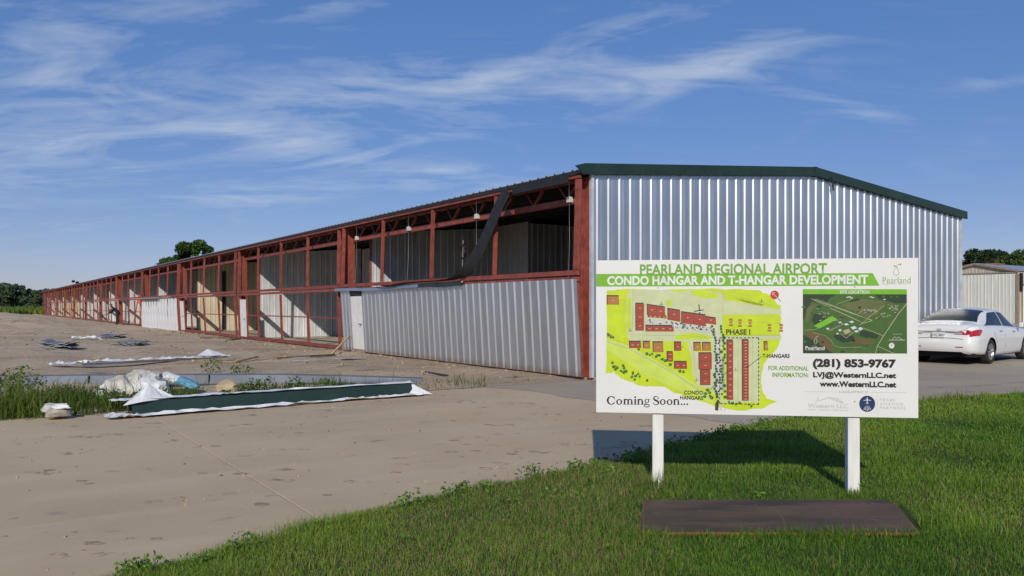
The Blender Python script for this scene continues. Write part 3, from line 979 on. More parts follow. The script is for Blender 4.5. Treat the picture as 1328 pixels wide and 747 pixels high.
# ---- torn eave strip: still fixed near the corner, then hanging over the door
b = MB(); rows = []
for (v, z, wu, wz, u) in ((0.36, 4.16, 0, .085, -.27), (1.4, 4.16, 0, .085, -.275), (2.45, 4.15, 0, .085, -.28)):
    rows.append([(u, v, z - wz), (u, v, z + wz)])
b.grid(rows); b.build('eave_strip', M_black, hangar)
cl = [(2.6, 4.20, .17, -.29), (2.8, 3.98, .18, -.32), (3.06, 3.66, .19, -.35), (3.3, 3.32, .19, -.37), (3.57, 2.97, .19, -.39), (3.9, 2.62, .18, -.41), (4.25, 2.38, .15, -.42), (4.65, 2.25, .11, -.42), (5.2, 2.19, .07, -.40), (6.0, 2.18, .05, -.40), (7.0, 2.19, .06, -.42), (7.9, 2.17, .08, -.42), (8.6, 2.10, .09, -.46), (9.2, 2.12, .09, -.44), (9.75, 2.20, .09, -.40)]
rows = []
for k, (v, z, hw, u) in enumerate(cl):
    pv, pz = cl[max(k - 1, 0)][:2]; nv_, nz_ = cl[min(k + 1, len(cl) - 1)][:2]
    t = Vector((0, nv_ - pv, nz_ - pz)).normalized()
    side = Vector((0, -t.z, t.y))
    roll = 0.0 if k < 5 else min(1.0, (k - 4) / 3.5)
    side = (side * (1 - .75 * roll) + Vector((-1, 0, 0)) * roll).normalized()
    c = Vector((u, v, z))
    rows.append([c - side * hw, c - side * hw * .3 + Vector((-.02, 0, .012)), c + side * hw * .4 + Vector((-.015, 0, .006)), c + side * hw])
b = MB(); b.grid(rows); o = b.build('hanging_strip', M_black, hangar)
sd = o.modifiers.new('thick', 'SOLIDIFY'); sd.thickness = .008
sb = o.modifiers.new('sub', 'SUBSURF'); sb.levels = 2; sb.render_levels = 2
# rope with a coil hanging inside the first bay
b = MB()
b.tube([(0.6, 6.18, 3.8), (0.6, 6.16, 3.2), (.6, 6.2, 2.6), (.6, 6.22, 2.2)], .009, 6)
rope = b.build('hanging_rope', M_wire, hangar)
b = MB(); b.tube([(.6 + .04 * math.sin(5 * t), 6.18 + .13 * math.cos(t), 3.02 + .19 * math.sin(t)) for t in np.linspace(0, 6.28, 22)], .022, 7); b.build('coil', M_black, rope)
b = MB(); b.tube([(.6, 6.22, 2.2), (.6, 6.22, 2.06)], [.03, .045], 8); b.build('hook', M_pulley, rope)

# ================================================================== SIGN
def homography(src, dst):
    A = []
    for (x, y), (u, v) in zip(src, dst):
        A.append([x, y, 1, 0, 0, 0, -u * x, -u * y, u]); A.append([0, 0, 0, x, y, 1, -v * x, -v * y, v])
    A = np.array(A, float)
    h = np.linalg.solve(A[:, :8], A[:, 8])
    return np.append(h, 1).reshape(3, 3)


BW, BH = 2.44, 1.22
HM = homography([(40, 57), (1312, 40), (1308, 668), (43, 648)], [(0, BH), (BW, BH), (BW, 0), (0, 0)])


def BD(x, y):
    """artwork trace coordinates -> metres on the board"""
    q = HM @ np.array([x, y, 1.0])
    return q[0] / q[2], q[1] / q[2]


def ink(name, c, rough=0.45):
    return mat('ink_' + name, c, rough, 0, 0.06, 9)


IK = {k: ink(k, c) for k, c in dict(
    green=(0.17, 0.44, 0.015), dgreen=(0.16, 0.36, 0.04), white=(0.76, 0.76, 0.74), black=(0.012, 0.012, 0.014), navy=(0.01, 0.035, 0.12), lime=(0.53, 0.66, 0.012),
    pale=(0.56, 0.60, 0.34), palelime=(0.56, 0.69, 0.10), road=(0.60, 0.61, 0.47), grey=(0.42, 0.42, 0.42), lgrey=(0.55, 0.55, 0.50), brick=(0.36, 0.055, 0.03), brown=(0.42, 0.17, 0.045),
    shadow=(0.05, 0.04, 0.035), tree=(0.03, 0.12, 0.02), plum=(0.13, 0.035, 0.04), khaki=(0.33, 0.36, 0.18), red=(0.52, 0.03, 0.03),
    a_dark=(0.016, 0.038, 0.014), a_green=(0.05, 0.12, 0.018), a_field=(0.115, 0.13, 0.04), a_brown=(0.13, 0.085, 0.03), a_road=(0.50, 0.48, 0.28), a_lime=(0.16, 0.48, 0.02), a_bld=(0.60, 0.63, 0.66), a_tan=(0.42, 0.33, 0.2)).items()}

pL, pR = Vector((0.675, 6.45, 0)), Vector((3.108, 6.11, 0))
sign = empty('billboard_sign', pL, math.atan2(pR.y - pL.y, pR.x - pL.x))
tag(sign, 'white printed development sign on two white posts standing in the grass', 'sign')
SB = 0.653
b = MB(); b.box((0, 0.0, SB), (BW, 0.018, SB + BH))
panel = b.build('panel', mat('sign_white', (0.76, 0.75, 0.72), 0.42, 0, 0.025, 1.5), sign, bevel=0.002)
for cx in (0.49, 1.978):
    b = MB(); b.box((cx - .044, 0.02, -0.25), (cx + .044, 0.108, SB + BH - .12))
    b.build('post', mat('post_white', (0.74, 0.73, 0.69), 0.55, 0, 0.08, 3, stretch=(6, 6, .7), bump=.1), sign, bevel=0.004)
for (cx, cz) in ((.49, .12), (.49, 1.0), (1.978, .12), (1.978, 1.0)):
    b = MB(); b.tube([(cx, 0.001, SB + cz), (cx, -.003, SB + cz)], .006, 8); b.build('screw', M_steel, panel)


class Ink:
    def __init__(s): s.b = MB(); s.cols = []; s.k = {}

    def mi(s, c):
        if c not in s.cols: s.cols.append(c)
        return s.cols.index(c)

    def poly(s, pts, c, lay):
        q = [(x, -0.0006 - 0.0004 * lay, SB + z) for x, z in (BD(*p) for p in pts)]
        ar = sum(q[i][0] * q[(i + 1) % len(q)][2] - q[(i + 1) % len(q)][0] * q[i][2] for i in range(len(q)))
        if ar < 0: q = q[::-1]
        s.b.face(q, s.mi(c))

    def rect(s, x0, y0, x1, y1, c, lay): s.poly([(x0, y0), (x1, y0), (x1, y1), (x0, y1)], c, lay)

    def disc(s, x, y, r, c, lay, n=14, ry=None, jit=0):
        ry = ry or r
        s.poly([(x + r * (1 + random.uniform(-jit, jit)) * math.cos(6.2832 * k / n), y + ry * (1 + random.uniform(-jit, jit)) * math.sin(6.2832 * k / n)) for k in range(n)], c, lay)

    def line(s, pts, w, c, lay):
        ws = w if isinstance(w, (list, tuple)) else [w] * len(pts)
        P = [Vector(p) for p in pts]
        Lf, Rt = [], []
        for i, p in enumerate(P):
            d = P[min(i + 1, len(P) - 1)] - P[max(i - 1, 0)]
            if d.length < 1e-6: d = Vector((1, 0))
            d.normalize(); nn = Vector((-d.y, d.x)) * ws[i] / 2
            Lf.append(p + nn); Rt.append(p - nn)
        for i in range(len(P) - 1):
            s.poly([Lf[i], Lf[i + 1], Rt[i + 1], Rt[i]], c, lay)

    def build(s, name): return s.b.build(name, [IK[c] for c in s.cols], panel)


def text(name, body, box, c, lay=4, off=0.0, space=1.0):
    """box = left, top, right, bottom in trace coordinates"""
    cu = bpy.data.curves.new(name, 'FONT'); cu.body = body; cu.size = 1.0; cu.offset = off; cu.space_character = space; cu.resolution_u = 3
    to = bpy.data.objects.new(name, cu); COL.objects.link(to)
    bpy.context.view_layer.update()
    me = bpy.data.meshes.new_from_object(to.evaluated_get(bpy.context.evaluated_depsgraph_get()))
    bpy.data.objects.remove(to); bpy.data.curves.remove(cu)
    n = len(me.vertices); co = np.zeros(n * 3, dtype=np.float32); me.vertices.foreach_get('co', co); co = co.reshape(-1, 3)
    lo, hi = co.min(0), co.max(0)
    tx, ty = (co[:, 0] - lo[0]) / (hi[0] - lo[0]), (hi[1] - co[:, 1]) / (hi[1] - lo[1])
    x0, y0, x1, y1 = box
    # the boxes were traced with the board's slight keystone: use the corners' own heights
    res = np.zeros_like(co)
    ax, az = BD(x0, y0 if not isinstance(y0, tuple) else y0[0]); cx_, cz = BD(x1, y1 if not isinstance(y1, tuple) else y1[0])
    res[:, 0] = ax + (cx_ - ax) * tx; res[:, 2] = SB + az + (cz - az) * ty; res[:, 1] = -0.0006 - 0.0004 * lay
    me.vertices.foreach_set('co', res.ravel()); me.materials.clear(); me.materials.append(IK[c]); me.update()
    return put(name, me, panel)


# banner and headings
k = Ink(); k.poly([(40, 110), (1130, 101), (1157, 150), (41, 159)], 'green', 1); k.build('banner')
text('lettering', 'PEARLAND REGIONAL AIRPORT', (212, 71, 949, 106), 'dgreen', 3, 0.026)
k = Ink(); 
text('lettering', 'CONDO HANGAR AND T-HANGAR DEVELOPMENT', (84, 118, 1112, 145), 'white', 3, 0.034)
# pear emblem
k.line([(1218, 85), (1214, 93), (1212, 100), (1216, 107), (1224, 108.5), (1232, 106), (1235, 99), (1232, 92), (1229, 85), (1227, 79), (1221, 79), (1218, 85)], 1.3, 'dgreen', 3)
k.line([(1224, 79), (1226, 72), (1232, 67), (1240, 66)], 1.2, 'black', 3)
k.poly([(1213, 69), (1220, 71), (1222, 76), (1215, 74)], 'dgreen', 3)
k.poly([(1246, 62), (1241, 68), (1239, 65)], 'black', 3); k.poly([(1238, 62), (1244, 66), (1241, 68)], 'black', 3)
k.build('emblem')
text('lettering', 'Pearland', (1170, 117, 1280, 139), 'dgreen', 3, -0.012)
text('lettering', 'Regional Airport', (1170, 138, 1280, 147), 'lgrey', 3, 0.0, 1.3)

# ---- site plan
k = Ink()


def ragged(pts, n=5, a=4):
    o_ = []
    for i, p in enumerate(pts):
        q = pts[(i + 1) % len(pts)]
        for j in range(n):
            t = j / n
            o_.append((p[0] + (q[0] - p[0]) * t + random.uniform(-a, a), p[1] + (q[1] - p[1]) * t + random.uniform(-a, a)))
    return o_


k.poly(ragged([(82, 172), (300, 168), (520, 166), (680, 170), (735, 195), (763, 240), (768, 300), (760, 385), (735, 418), (702, 452), (688, 500), (690, 560), (712, 592), (752, 604), (690, 632), (600, 640), (520, 626), (440, 600), (360, 575), (300, 545), (230, 548), (180, 530), (140, 516), (108, 492), (82, 498)], 6, 3), 'lime', 1)
k.poly([(160, 206), (172, 172), (410, 170), (540, 182), (768, 228), (769, 264), (540, 266), (530, 352), (768, 346), (769, 362), (686, 364), (682, 608), (526, 608), (505, 560), (438, 545), (420, 500), (416, 445), (400, 372), (172, 370), (160, 330)], 'pale', 2)
k.poly([(82, 362), (180, 392), (300, 462), (420, 530), (500, 590), (500, 612), (380, 570), (230, 500), (82, 405)], 'palelime', 2)
k.line([(82, 372), (180, 404), (300, 470), (360, 505), (430, 552), (500, 600)], 3, 'grey', 3)
k.line([(82, 355), (190, 392), (290, 448), (400, 530), (480, 575)], 1, 'khaki', 3)
for e in ([(412, 176), (440, 172), (522, 188), (520, 202), (470, 202), (415, 188)], [(532, 174), (560, 172), (700, 200), (764, 230), (760, 246), (640, 222), (540, 190)], [(540, 195), (560, 196), (700, 226), (690, 232), (545, 208)],
          [(120, 170), (170, 168), (168, 176), (125, 177)], [(330, 168), (395, 172), (392, 180), (340, 176)], [(165, 200), (178, 204), (176, 330), (162, 330)], [(545, 270), (560, 266), (572, 290), (566, 345), (545, 345)], [(585, 270), (600, 265), (612, 272), (612, 345), (585, 345)], [(625, 268), (732, 268), (742, 285), (742, 342), (625, 344)],
          [(350, 348), (420, 338), (495, 352), (495, 362), (352, 364)], [(170, 376), (395, 376), (405, 400), (400, 455), (380, 450), (300, 430), (172, 385)], [(420, 372), (495, 372), (495, 412), (430, 412)], [(700, 370), (757, 366), (730, 412), (696, 440)], [(315, 210), (335, 210), (337, 232), (318, 234)], [(535, 385), (550, 365), (552, 600), (535, 600)]):
    k.poly(e, 'lime', 3)
for l in ([(186, 172), (182, 370)], [(172, 346), (400, 350), (500, 356)], [(540, 175), (536, 350)], [(530, 350), (768, 346)], [(405, 372), (425, 420), (430, 520)], [(600, 364), (598, 605)], [(655, 364), (652, 605)], [(560, 190), (760, 236)], [(560, 290), (768, 300)], [(82, 205), (160, 212)], [(200, 222), (520, 300)]):
    k.line(l, 1, 'khaki', 4)


def bldg(x0, y0, x1, y1, c='brick', n=1, tilt=0.0, vert=False):
    k.poly([(x0 - 4, y0 - 5 - 0), (x1 - 2, y0 - 5 + tilt), (x1, y1 + tilt), (x0 - 3, y1)], 'shadow', 4)
    for i in range(n):
        if vert:
            a, e = y0 + (y1 - y0) * i / n, y0 + (y1 - y0) * (i + 1) / n - 1.2
            k.poly([(x0, a), (x1, a + tilt), (x1, e + tilt), (x0, e)], c, 5); k.line([((x0 + x1) / 2 - 4, (a + e) / 2), ((x0 + x1) / 2 + 4, (a + e) / 2)], 2, 'pale', 6)
        else:
            a, e = x0 + (x1 - x0) * i / n, x0 + (x1 - x0) * (i + 1) / n - 1.2
            t0, t1 = tilt * i / n, tilt * (i + 1) / n
            k.poly([(a, y0 + t0), (e, y0 + t1), (e, y1 + t1), (a, y1 + t0)], c, 5); k.line([((a + e) / 2 - 4, (y0 + y1) / 2 + t0), ((a + e) / 2 + 4, (y0 + y1) / 2 + t0)], 2, 'pale', 6)


bldg(86, 197, 131, 229, 'brown'); bldg(198, 226, 229, 330, 'brick', 3, vert=True); bldg(243, 230, 312, 268, 'brick', 2, 10); bldg(246, 270, 318, 277, 'brick', 4, 6)
bldg(324, 245, 372, 287, 'brick', 1, 8); bldg(378, 258, 472, 300, 'brick', 2, 12); bldg(472, 276, 512, 300, 'brick', 1, 6); bldg(238, 312, 346, 333, 'brick', 4)
bldg(174, 374, 218, 398, 'brick', 2); bldg(228, 374, 254, 400, 'brown'); bldg(266, 376, 305, 414, 'brown'); bldg(350, 376, 376, 408); bldg(321, 414, 343, 450, 'brick', 2, vert=True); bldg(350, 452, 398, 478, 'brick', 2); bldg(426, 378, 453, 408, 'brown'); bldg(460, 378, 492, 408, 'brown')
bldg(446, 418, 495, 480, 'brick', 2, vert=True); bldg(452, 482, 490, 541, 'brick', 2, vert=True); bldg(556, 368, 579, 598, 'brick', 10, vert=True); bldg(616, 366, 640, 601, 'brick', 20, vert=True); bldg(702, 374, 716, 406, 'brown')
for (x, y) in ((570, 297), (606, 300), (646, 300), (722, 318), (768, 318)):
    for q in range(3): k.rect(x - 8 + 2 * (q == 1), y - 16 + 11 * q, x + 7 - 2 * (q == 1), y - 8 + 11 * q, 'brown', 5)
k.poly([(232, 282), (300, 288), (400, 302), (500, 312), (520, 340), (530, 400), (545, 470), (545, 560), (500, 575), (498, 480), (505, 400), (495, 335), (380, 328), (235, 306)], 'lgrey', 3)
for _ in range(60):
    t = random.random()
    x = random.uniform(236, 505); y = 296 + (x - 236) * .09 + random.uniform(-9, 12); k.disc(x, y, random.uniform(2, 4), random.choice(('tree', 'tree', 'shadow', 'white', 'plum')), 5 + (_ % 3), 7)
for i in range(26):
    y = 312 + i * 11
    for x in (random.uniform(505, 516), random.uniform(530, 548)): k.disc(x + (0 if i > 6 else -14 + 2 * i), y, random.uniform(4.5, 7), 'tree', 5 + i % 3, 8, jit=.2)
    if i > 4: k.disc(random.uniform(517, 530), y, 4, random.choice(('white', 'shadow', 'plum', 'tree')), 7, 7)
for (x, y) in ((90, 348), (100, 354), (108, 356), (106, 456), (112, 470), (124, 474), (118, 480), (148, 466), (152, 476), (140, 486), (150, 492), (160, 488), (186, 492), (182, 510), (196, 506), (206, 498), (212, 508), (192, 520), (240, 420), (252, 424), (262, 420), (276, 430), (284, 424), (300, 440), (312, 446), (332, 462), (370, 486), (384, 490), (478, 560), (486, 570), (470, 575), (494, 590), (562, 606), (576, 610), (590, 614), (604, 610), (640, 616), (650, 622), (208, 402), (466, 585)):
    k.disc(x, y, random.uniform(4.5, 7), 'tree', 5, 8, jit=.25); k.disc(x - 1.5, y - 2, 2.6, 'dgreen', 7, 6)
for (x, y) in ((88, 344), (186, 498), (242, 523), (290, 426), (488, 583)): k.disc(x, y, 5, 'plum', 6, 8, jit=.2)
# aircraft marks, dashed phase boundary, leaders, compass
for (x, y, s) in ((296, 225, 8), (444, 245, 18), (690, 212, 8), (175, 328, 7), (435, 520, 7), (588, 480, 6), (380, 392, 5)):
    k.line([(x, y - s), (x + s * .2, y + s)], s * .22, 'shadow', 8); k.line([(x - s, y + s * .5), (x + s, y + s * .2)], s * .24, 'shadow', 8); k.line([(x - s * .9, y + s * .7), (x + s, y + s * .4)], s * .16, 'white', 9)
def dash(p, q, c='black', w=3.2, d=9, lay=9):
    p, q = Vector(p), Vector(q); L_ = (q - p).length; t = 0
    while t < L_:
        k.line([p + (q - p) * t / L_, p + (q - p) * min(t + d, L_) / L_], w, c, lay); t += d * 1.75
dash((526, 357), (679, 356)); dash((679, 356), (679, 614)); dash((679, 615), (526, 612)); dash((526, 612), (526, 357))
k.line([(690, 428), (636, 470)], 1.8, 'black', 9); k.disc(634, 471, 3.5, 'black', 9, 8); k.line([(490, 556), (560, 484)], 1.8, 'black', 9)
k.disc(742, 188, 17, 'red', 4, 18); k.line([(734, 180), (752, 200)], 1.6, 'white', 6); k.line([(734, 180), (744, 180)], 1.6, 'white', 6); k.line([(734, 180), (734, 190)], 1.6, 'white', 6); k.line([(755, 201), (767, 214)], 1.6, 'black', 5)
k.poly([(508, 615), (516, 598), (524, 598), (520, 640), (508, 638)], 'shadow', 6); k.line([(530, 610), (532, 638)], 5, 'lgrey', 6); k.line([(545, 608), (547, 640)], 2, 'grey', 6)
k.build('site_plan')
text('lettering', 'PHASE I', (551, 323, 646, 344), 'black', 10, 0.022)
text('lettering', 'T-HANGARS', (694, 418, 801, 434), 'black', 10, 0.02)
text('lettering', 'CONDO', (386, 562, 461, 578), 'black', 10, 0.02)
text('lettering', 'HANGARS', (371, 582, 461, 598), 'black', 10, 0.02)

# ---- aerial picture
k = Ink()
I = lambda x, y: (845 + x * .3845, 150.5 + y * .3845)
k.poly([I(22, 85), I(1092, 85), I(1092, 690), I(22, 690)], 'a_green', 1)
PI_ = lambda pts, c, l: k.poly([I(*p) for p in pts], c, l)
LI = lambda pts, w, c, l: k.line([I(*p) for p in pts], w, c, l)
PI_([(22, 85), (380, 85), (300, 130), (250, 190), (120, 160), (60, 240), (40, 330), (22, 360)], 'a_dark', 2)
PI_([(330, 120), (650, 100), (600, 150), (400, 185), (300, 160)], 'a_green', 3)
PI_([(560, 130), (880, 160), (850, 220), (700, 330), (400, 210)], 'a_field', 3)
PI_([(760, 85), (1092, 85), (1092, 170), (980, 180), (800, 130)], 'a_dark', 3)
PI_([(740, 330), (980, 340), (850, 500), (650, 420)], 'a_green', 3)
PI_([(22, 460), (120, 470), (280, 540), (340, 640), (300, 690), (160, 690), (60, 500)], 'a_brown', 3)
PI_([(22, 500), (130, 560), (330, 690), (22, 690)], 'a_dark', 4)
PI_([(560, 530), (760, 560), (740, 600), (480, 590)], 'a_brown', 4)
PI_([(130, 290), (230, 300), (280, 400), (150, 400), (110, 360)], 'a_dark', 4); PI_([(340, 500), (540, 510), (560, 570), (430, 580), (330, 530)], 'a_dark', 4); PI_([(620, 450), (800, 500), (780, 540), (600, 510)], 'a_dark', 4)
PI_([(60, 240), (130, 190), (180, 195), (110, 260), (80, 350), (50, 380)], 'a_field', 4)
for _ in range(170):
    x, y = random.uniform(30, 1085), random.uniform(92, 680); r = random.uniform(3, 22)
    k.disc(*I(x, y), r * .38, random.choice(('a_dark', 'a_green', 'a_field', 'a_green')), 5 if y < 130 or y > 560 or x > 950 else 3.5, 8, ry=r * .2, jit=.35)
PI_([(135, 410), (320, 310), (375, 345), (185, 440)], 'a_lime', 6)
LI([(105, 135), (735, 355)], 2.0, 'a_road', 6); LI([(105, 135), (600, 360)], 1.1, 'a_road', 6); LI([(150, 135), (690, 340)], 1.3, 'a_road', 6); LI([(300, 230), (640, 380)], 1.2, 'a_road', 6)
LI([(690, 330), (860, 200)], 1.2, 'a_road', 6); LI([(580, 290), (660, 235)], 1.2, 'a_road', 6); LI([(360, 195), (540, 130)], 1, 'a_road', 6); LI([(640, 430), (850, 510)], 1.6, 'a_road', 6); LI([(1090, 180), (1000, 290), (850, 510), (785, 615)], 2.2, 'a_road', 6); LI([(785, 615), (765, 690)], 1.6, 'a_road', 6); LI([(785, 615), (960, 690)], 1.6, 'a_road', 6)
LI([(290, 460), (410, 405)], 1.6, 'a_road', 6); LI([(410, 490), (465, 535), (540, 470)], 1.8, 'a_road', 7); LI([(620, 390), (735, 355)], 1.8, 'a_road', 6); LI([(600, 405), (680, 345)], 1.4, 'a_road', 6)
LI([(120, 480), (250, 510), (310, 560), (340, 610), (400, 632), (620, 625)], 1.0, 'a_road', 6); LI([(200, 470), (330, 520), (400, 590), (560, 610), (780, 590)], 3, 'a_green', 5); LI([(40, 455), (150, 450), (180, 430)], 1.0, 'a_road', 6)
for (x, y, a_, h_) in ((540, 430, 60, 28), (610, 440, 50, 28), (570, 465, 50, 18), (465, 395, 50, 18), (520, 370, 46, 18), (275, 440, 34, 16), (400, 455, 36, 20), (375, 490, 28, 14), (400, 375, 40, 12), (200, 355, 26, 6)):
    PI_([(x - a_ * .5, y - h_ * .2), (x + a_ * .2, y - h_ * .7), (x + a_ * .6, y + h_ * .1), (x - a_ * .1, y + h_ * .7)], 'a_bld', 7)
PI_([(430, 460), (490, 440), (515, 470), (455, 500)], 'a_tan', 7)
for _ in range(120):
    t = random.random(); z_ = random.choice((0, 1, 2, 3))
    if z_ == 0: x, y = 160 + 260 * t, 270 + 110 * t + random.uniform(-40, 30)
    elif z_ == 1: x, y = random.uniform(760, 970), random.uniform(265, 335)
    elif z_ == 2: x, y = random.uniform(870, 990), random.uniform(190, 250)
    else: x, y = random.uniform(650, 780), random.uniform(240, 275)
    k.rect(*I(x, y), *I(x + random.uniform(5, 20), y + random.uniform(3, 8)), random.choice(('a_bld', 'a_tan', 'a_road', 'a_field')), 7 + .5 * (_ % 2))
for x, y in ((500, 115), (480, 120), (520, 125), (720, 115), (740, 122), (860, 140)): k.rect(*I(x - 12, y - 5), *I(x + 14, y + 4), 'a_bld', 7)
LI([(140, 545), (135, 580), (150, 597), (168, 580), (160, 545)], 1.2, 'white', 8); LI([(150, 545), (160, 522), (182, 512)], 1.2, 'white', 8)
LI([(940, 545), (960, 520), (985, 535), (1005, 520), (1035, 548)], 1.4, 'white', 8); LI([(905, 552), (1068, 552)], 2.2, 'lgrey', 8); k.disc(*I(932, 610), 11, 'white', 8, 16); LI([(932, 595), (932, 625)], 1.4, 'a_green', 9); LI([(922, 606), (942, 606)], 1.2, 'a_green', 9); LI([(945, 492), (1040, 492)], 1.2, 'lgrey', 8)
k.poly([I(22, 38), I(1092, 34), I(1092, 87), I(22, 90)], 'green', 9)
k.build('aerial_picture')
text('lettering', 'SITE LOCATION', (999, 169.5, 1116, 181.5), 'white', 11, 0.014)
text('lettering', 'Pearland', (863, 388, 938, 402), 'white', 10, 0.008)
text('lettering', 'REGIONAL AIRPORT', (864, 401.5, 938, 405.5), 'lgrey', 10, 0.0, 1.2)

# ---- contact block and logos
text('lettering', '(281) 853-9767', (892, 436, 1221, 481), 'black', 3, 0.052)
text('lettering', 'LVJ@WesternLLC.net', (893, 487, 1221, 519), 'black', 3, 0.042)
text('lettering', 'www.WesternLLC.net', (919, 523, 1221, 549), 'black', 3, 0.046)
text('lettering', 'FOR ADDITIONAL', (717, 465, 875, 483.5), 'dgreen', 3, 0.022)
text('lettering', 'INFORMATION:', (733, 491, 875, 510), 'dgreen', 3, 0.022)
text('lettering', 'A DEVELOPMENT BY', (994, 561, 1112, 571), 'grey', 3)
text('lettering', 'TEXAS', (1156, 591, 1216, 602), 'grey', 3, -0.012, 1.25)
text('lettering', 'AVIATION', (1156, 607, 1246, 618), 'grey', 3, -0.012, 1.25)
text('lettering', 'PARTNERS', (1156, 622, 1256, 634), 'grey', 3, -0.012, 1.25)
text('lettering', 'Western LLC', (873, 611, 1032, 630), 'lgrey', 3, 0.01)
text('lettering', 'Retail - Industrial - Distribution', (876, 633.5, 1032, 639), 'grey', 3, 0.005)
k = Ink()
k.line([(855, 565), (988, 566)], 1.2, 'lgrey', 2); k.line([(1118, 567), (1262, 568)], 1.2, 'lgrey', 2); k.line([(1146, 583), (1146, 640)], 1.2, 'lgrey', 2)
for o_ in (0, 5): k.line([(903 + o_, 609 - o_), (912, 587), (914 + o_ * .4, 601), (957, 585 + o_), (1014 - o_, 611)], 1.6, 'lgrey', 2)
k.line([(962, 590), (1002, 592)], 1.2, 'lgrey', 2); k.line([(975, 587), (990, 595)], 1.2, 'lgrey', 2); k.line([(985, 592), (1012, 606)], 2.2, 'lgrey', 2)
k.build('logo'); k = Ink(); k.disc(1106, 612, 31.5, 'navy', 2, 32)
k.line([(1106, 586), (1106, 590), (1106, 612)], [1, 3.4, 2.6], 'white', 3); k.line([(1091, 600), (1106, 596), (1121, 600)], [1.4, 3.2, 1.4], 'white', 4); k.line([(1100, 611), (1106, 609), (1112, 611)], [1, 2, 1], 'white', 4)
for dx_ in (-14, -7, 0, 7, 14): k.line([(1106 + dx_ * .5, 618 + abs(dx_) * .2), (1106 + dx_ * .95, 640 - abs(dx_) * .35)], [.6, 2.4], 'white', 3)
k.build('logo')

# ---- serif script line: drawn strokes with thick and thin parts
k = Ink(); CUR = [84.0]
YB, XH, CAP = 617.0, 596.0, 584.5


def ring(x, y, rx, ry, tx, ty, a0=0, a1=360, lay=3):
    pts_o, pts_i = [], []
    n_ = 26
    for i in range(n_ + 1):
        a_ = R(a0 + (a1 - a0) * i / n_)
        pts_o.append((x + rx * math.cos(a_), y - ry * math.sin(a_))); pts_i.append((x + (rx - tx) * math.cos(a_), y - (ry - ty) * math.sin(a_)))
    for i in range(n_): k.poly([pts_o[i], pts_o[i + 1], pts_i[i + 1], pts_i[i]], 'black', lay)


def stem(x, y0, y1, w_=6.2, serif=True, top=True):
    k.rect(x - w_ / 2, y0, x + w_ / 2, y1, 'black', 3)
    if serif: k.rect(x - w_ * .95, y1 - 1.6, x + w_ * .95, y1, 'black', 3.5)
    if top: k.poly([(x - w_ * .95, y0 + 2.5), (x + w_ / 2, y0 - 1.5), (x + w_ / 2, y0 + 2.5)], 'black', 3.5)


def arch(x0, x1):
    cx_, rx = (x0 + x1) / 2, (x1 - x0) / 2
    ring(cx_, XH + 8.5, rx + 2.6, 9.5, 5.0, 3.6, 0, 180, 4)


# C
ring(102, 601, 17.5, 16.8, 7.4, 2.8, 42, 318); k.rect(113.5, 587, 116, 597, 'black', 3.4); k.rect(113.5, 605.5, 115.5, 612, 'black', 3.4)
ring(133, 607, 11.5, 11, 5.8, 2.4)
for x0 in (154, 168, 182): stem(x0, XH + (0 if x0 == 154 else 8), YB, top=x0 == 154)
arch(154, 168); arch(168, 182)
stem(195.5, XH, YB); k.disc(195, 588.5, 3.5, 'black', 3, 12)
for x0 in (208, 223): stem(x0, XH + (0 if x0 == 208 else 8), YB, top=x0 == 208)
arch(208, 223)
ring(241, 603, 8.8, 7.6, 4.0, 1.8); ring(241, 621, 11.5, 6.6, 3.6, 2.6); k.line([(236, 610), (233, 613), (236, 616), (246, 616)], [2, 3, 4, 3], 'black', 3.2); k.line([(247, 598), (252, 596)], 3, 'black', 3.2)
k.build('script_lettering'); k = Ink()
# S
k.line([(286.5, 593), (283.5, 587), (277, 585), (269.5, 587), (267.5, 593), (272, 599), (280, 602.5), (286, 607), (286.5, 613), (281, 617), (273, 617.5), (267.5, 614), (265.5, 608)], [2, 2.4, 2.6, 4, 5.6, 6.6, 7, 6.6, 5, 3, 2.6, 2.6, 2], 'black', 3)
ring(303, 607, 11.5, 11, 5.8, 2.4); ring(330, 607.5, 11.5, 11, 5.8, 2.4)
for x0 in (349, 364): stem(x0, XH + .5 + (0 if x0 == 349 else 8), YB + .5, top=x0 == 349)
arch(349, 364)
for x0 in (377, 388, 399): k.disc(x0, 615.5, 3.4, 'black', 3, 12)
k.build('script_lettering')

# ================================================================== STEEL PLATE
b = MB()
pl = [(0.96, 5.86), (2.68, 5.87), (2.76, 5.80), (2.56, 5.03), (0.86, 5.04), (0.80, 5.12)]
z0 = 0.062
b.prism([(x, y, z0 + 0.012 * (y - 5.0)) for x, y in pl], (0, 0, 0.022))
M_plate = mat('weathered_steel_plate', (0.044, 0.028, 0.020), 0.6, 0.0, 0.3, 2.2, bump=.12, bscale=6, col2=(0.115, 0.066, 0.040), spec=0.3, stretch=(.6, 2.2, 1))
M_rust = mat('orange_rust', (0.23, 0.085, 0.025), 0.9, 0, 0.4, 20)
pm = b.mesh('steel_plate', [M_plate, M_rust])
for f in pm.polygons:
    if abs(f.normal.z) < .6: f.material_index = 1
o = put('steel_plate', pm)
bv = o.modifiers.new('bevel', 'BEVEL'); bv.width = .012; bv.segments = 2; bv.material = 1
tag(o, 'dark weathered steel plate with rusty edges lying in the grass below the sign', 'steel plate')
b = MB()
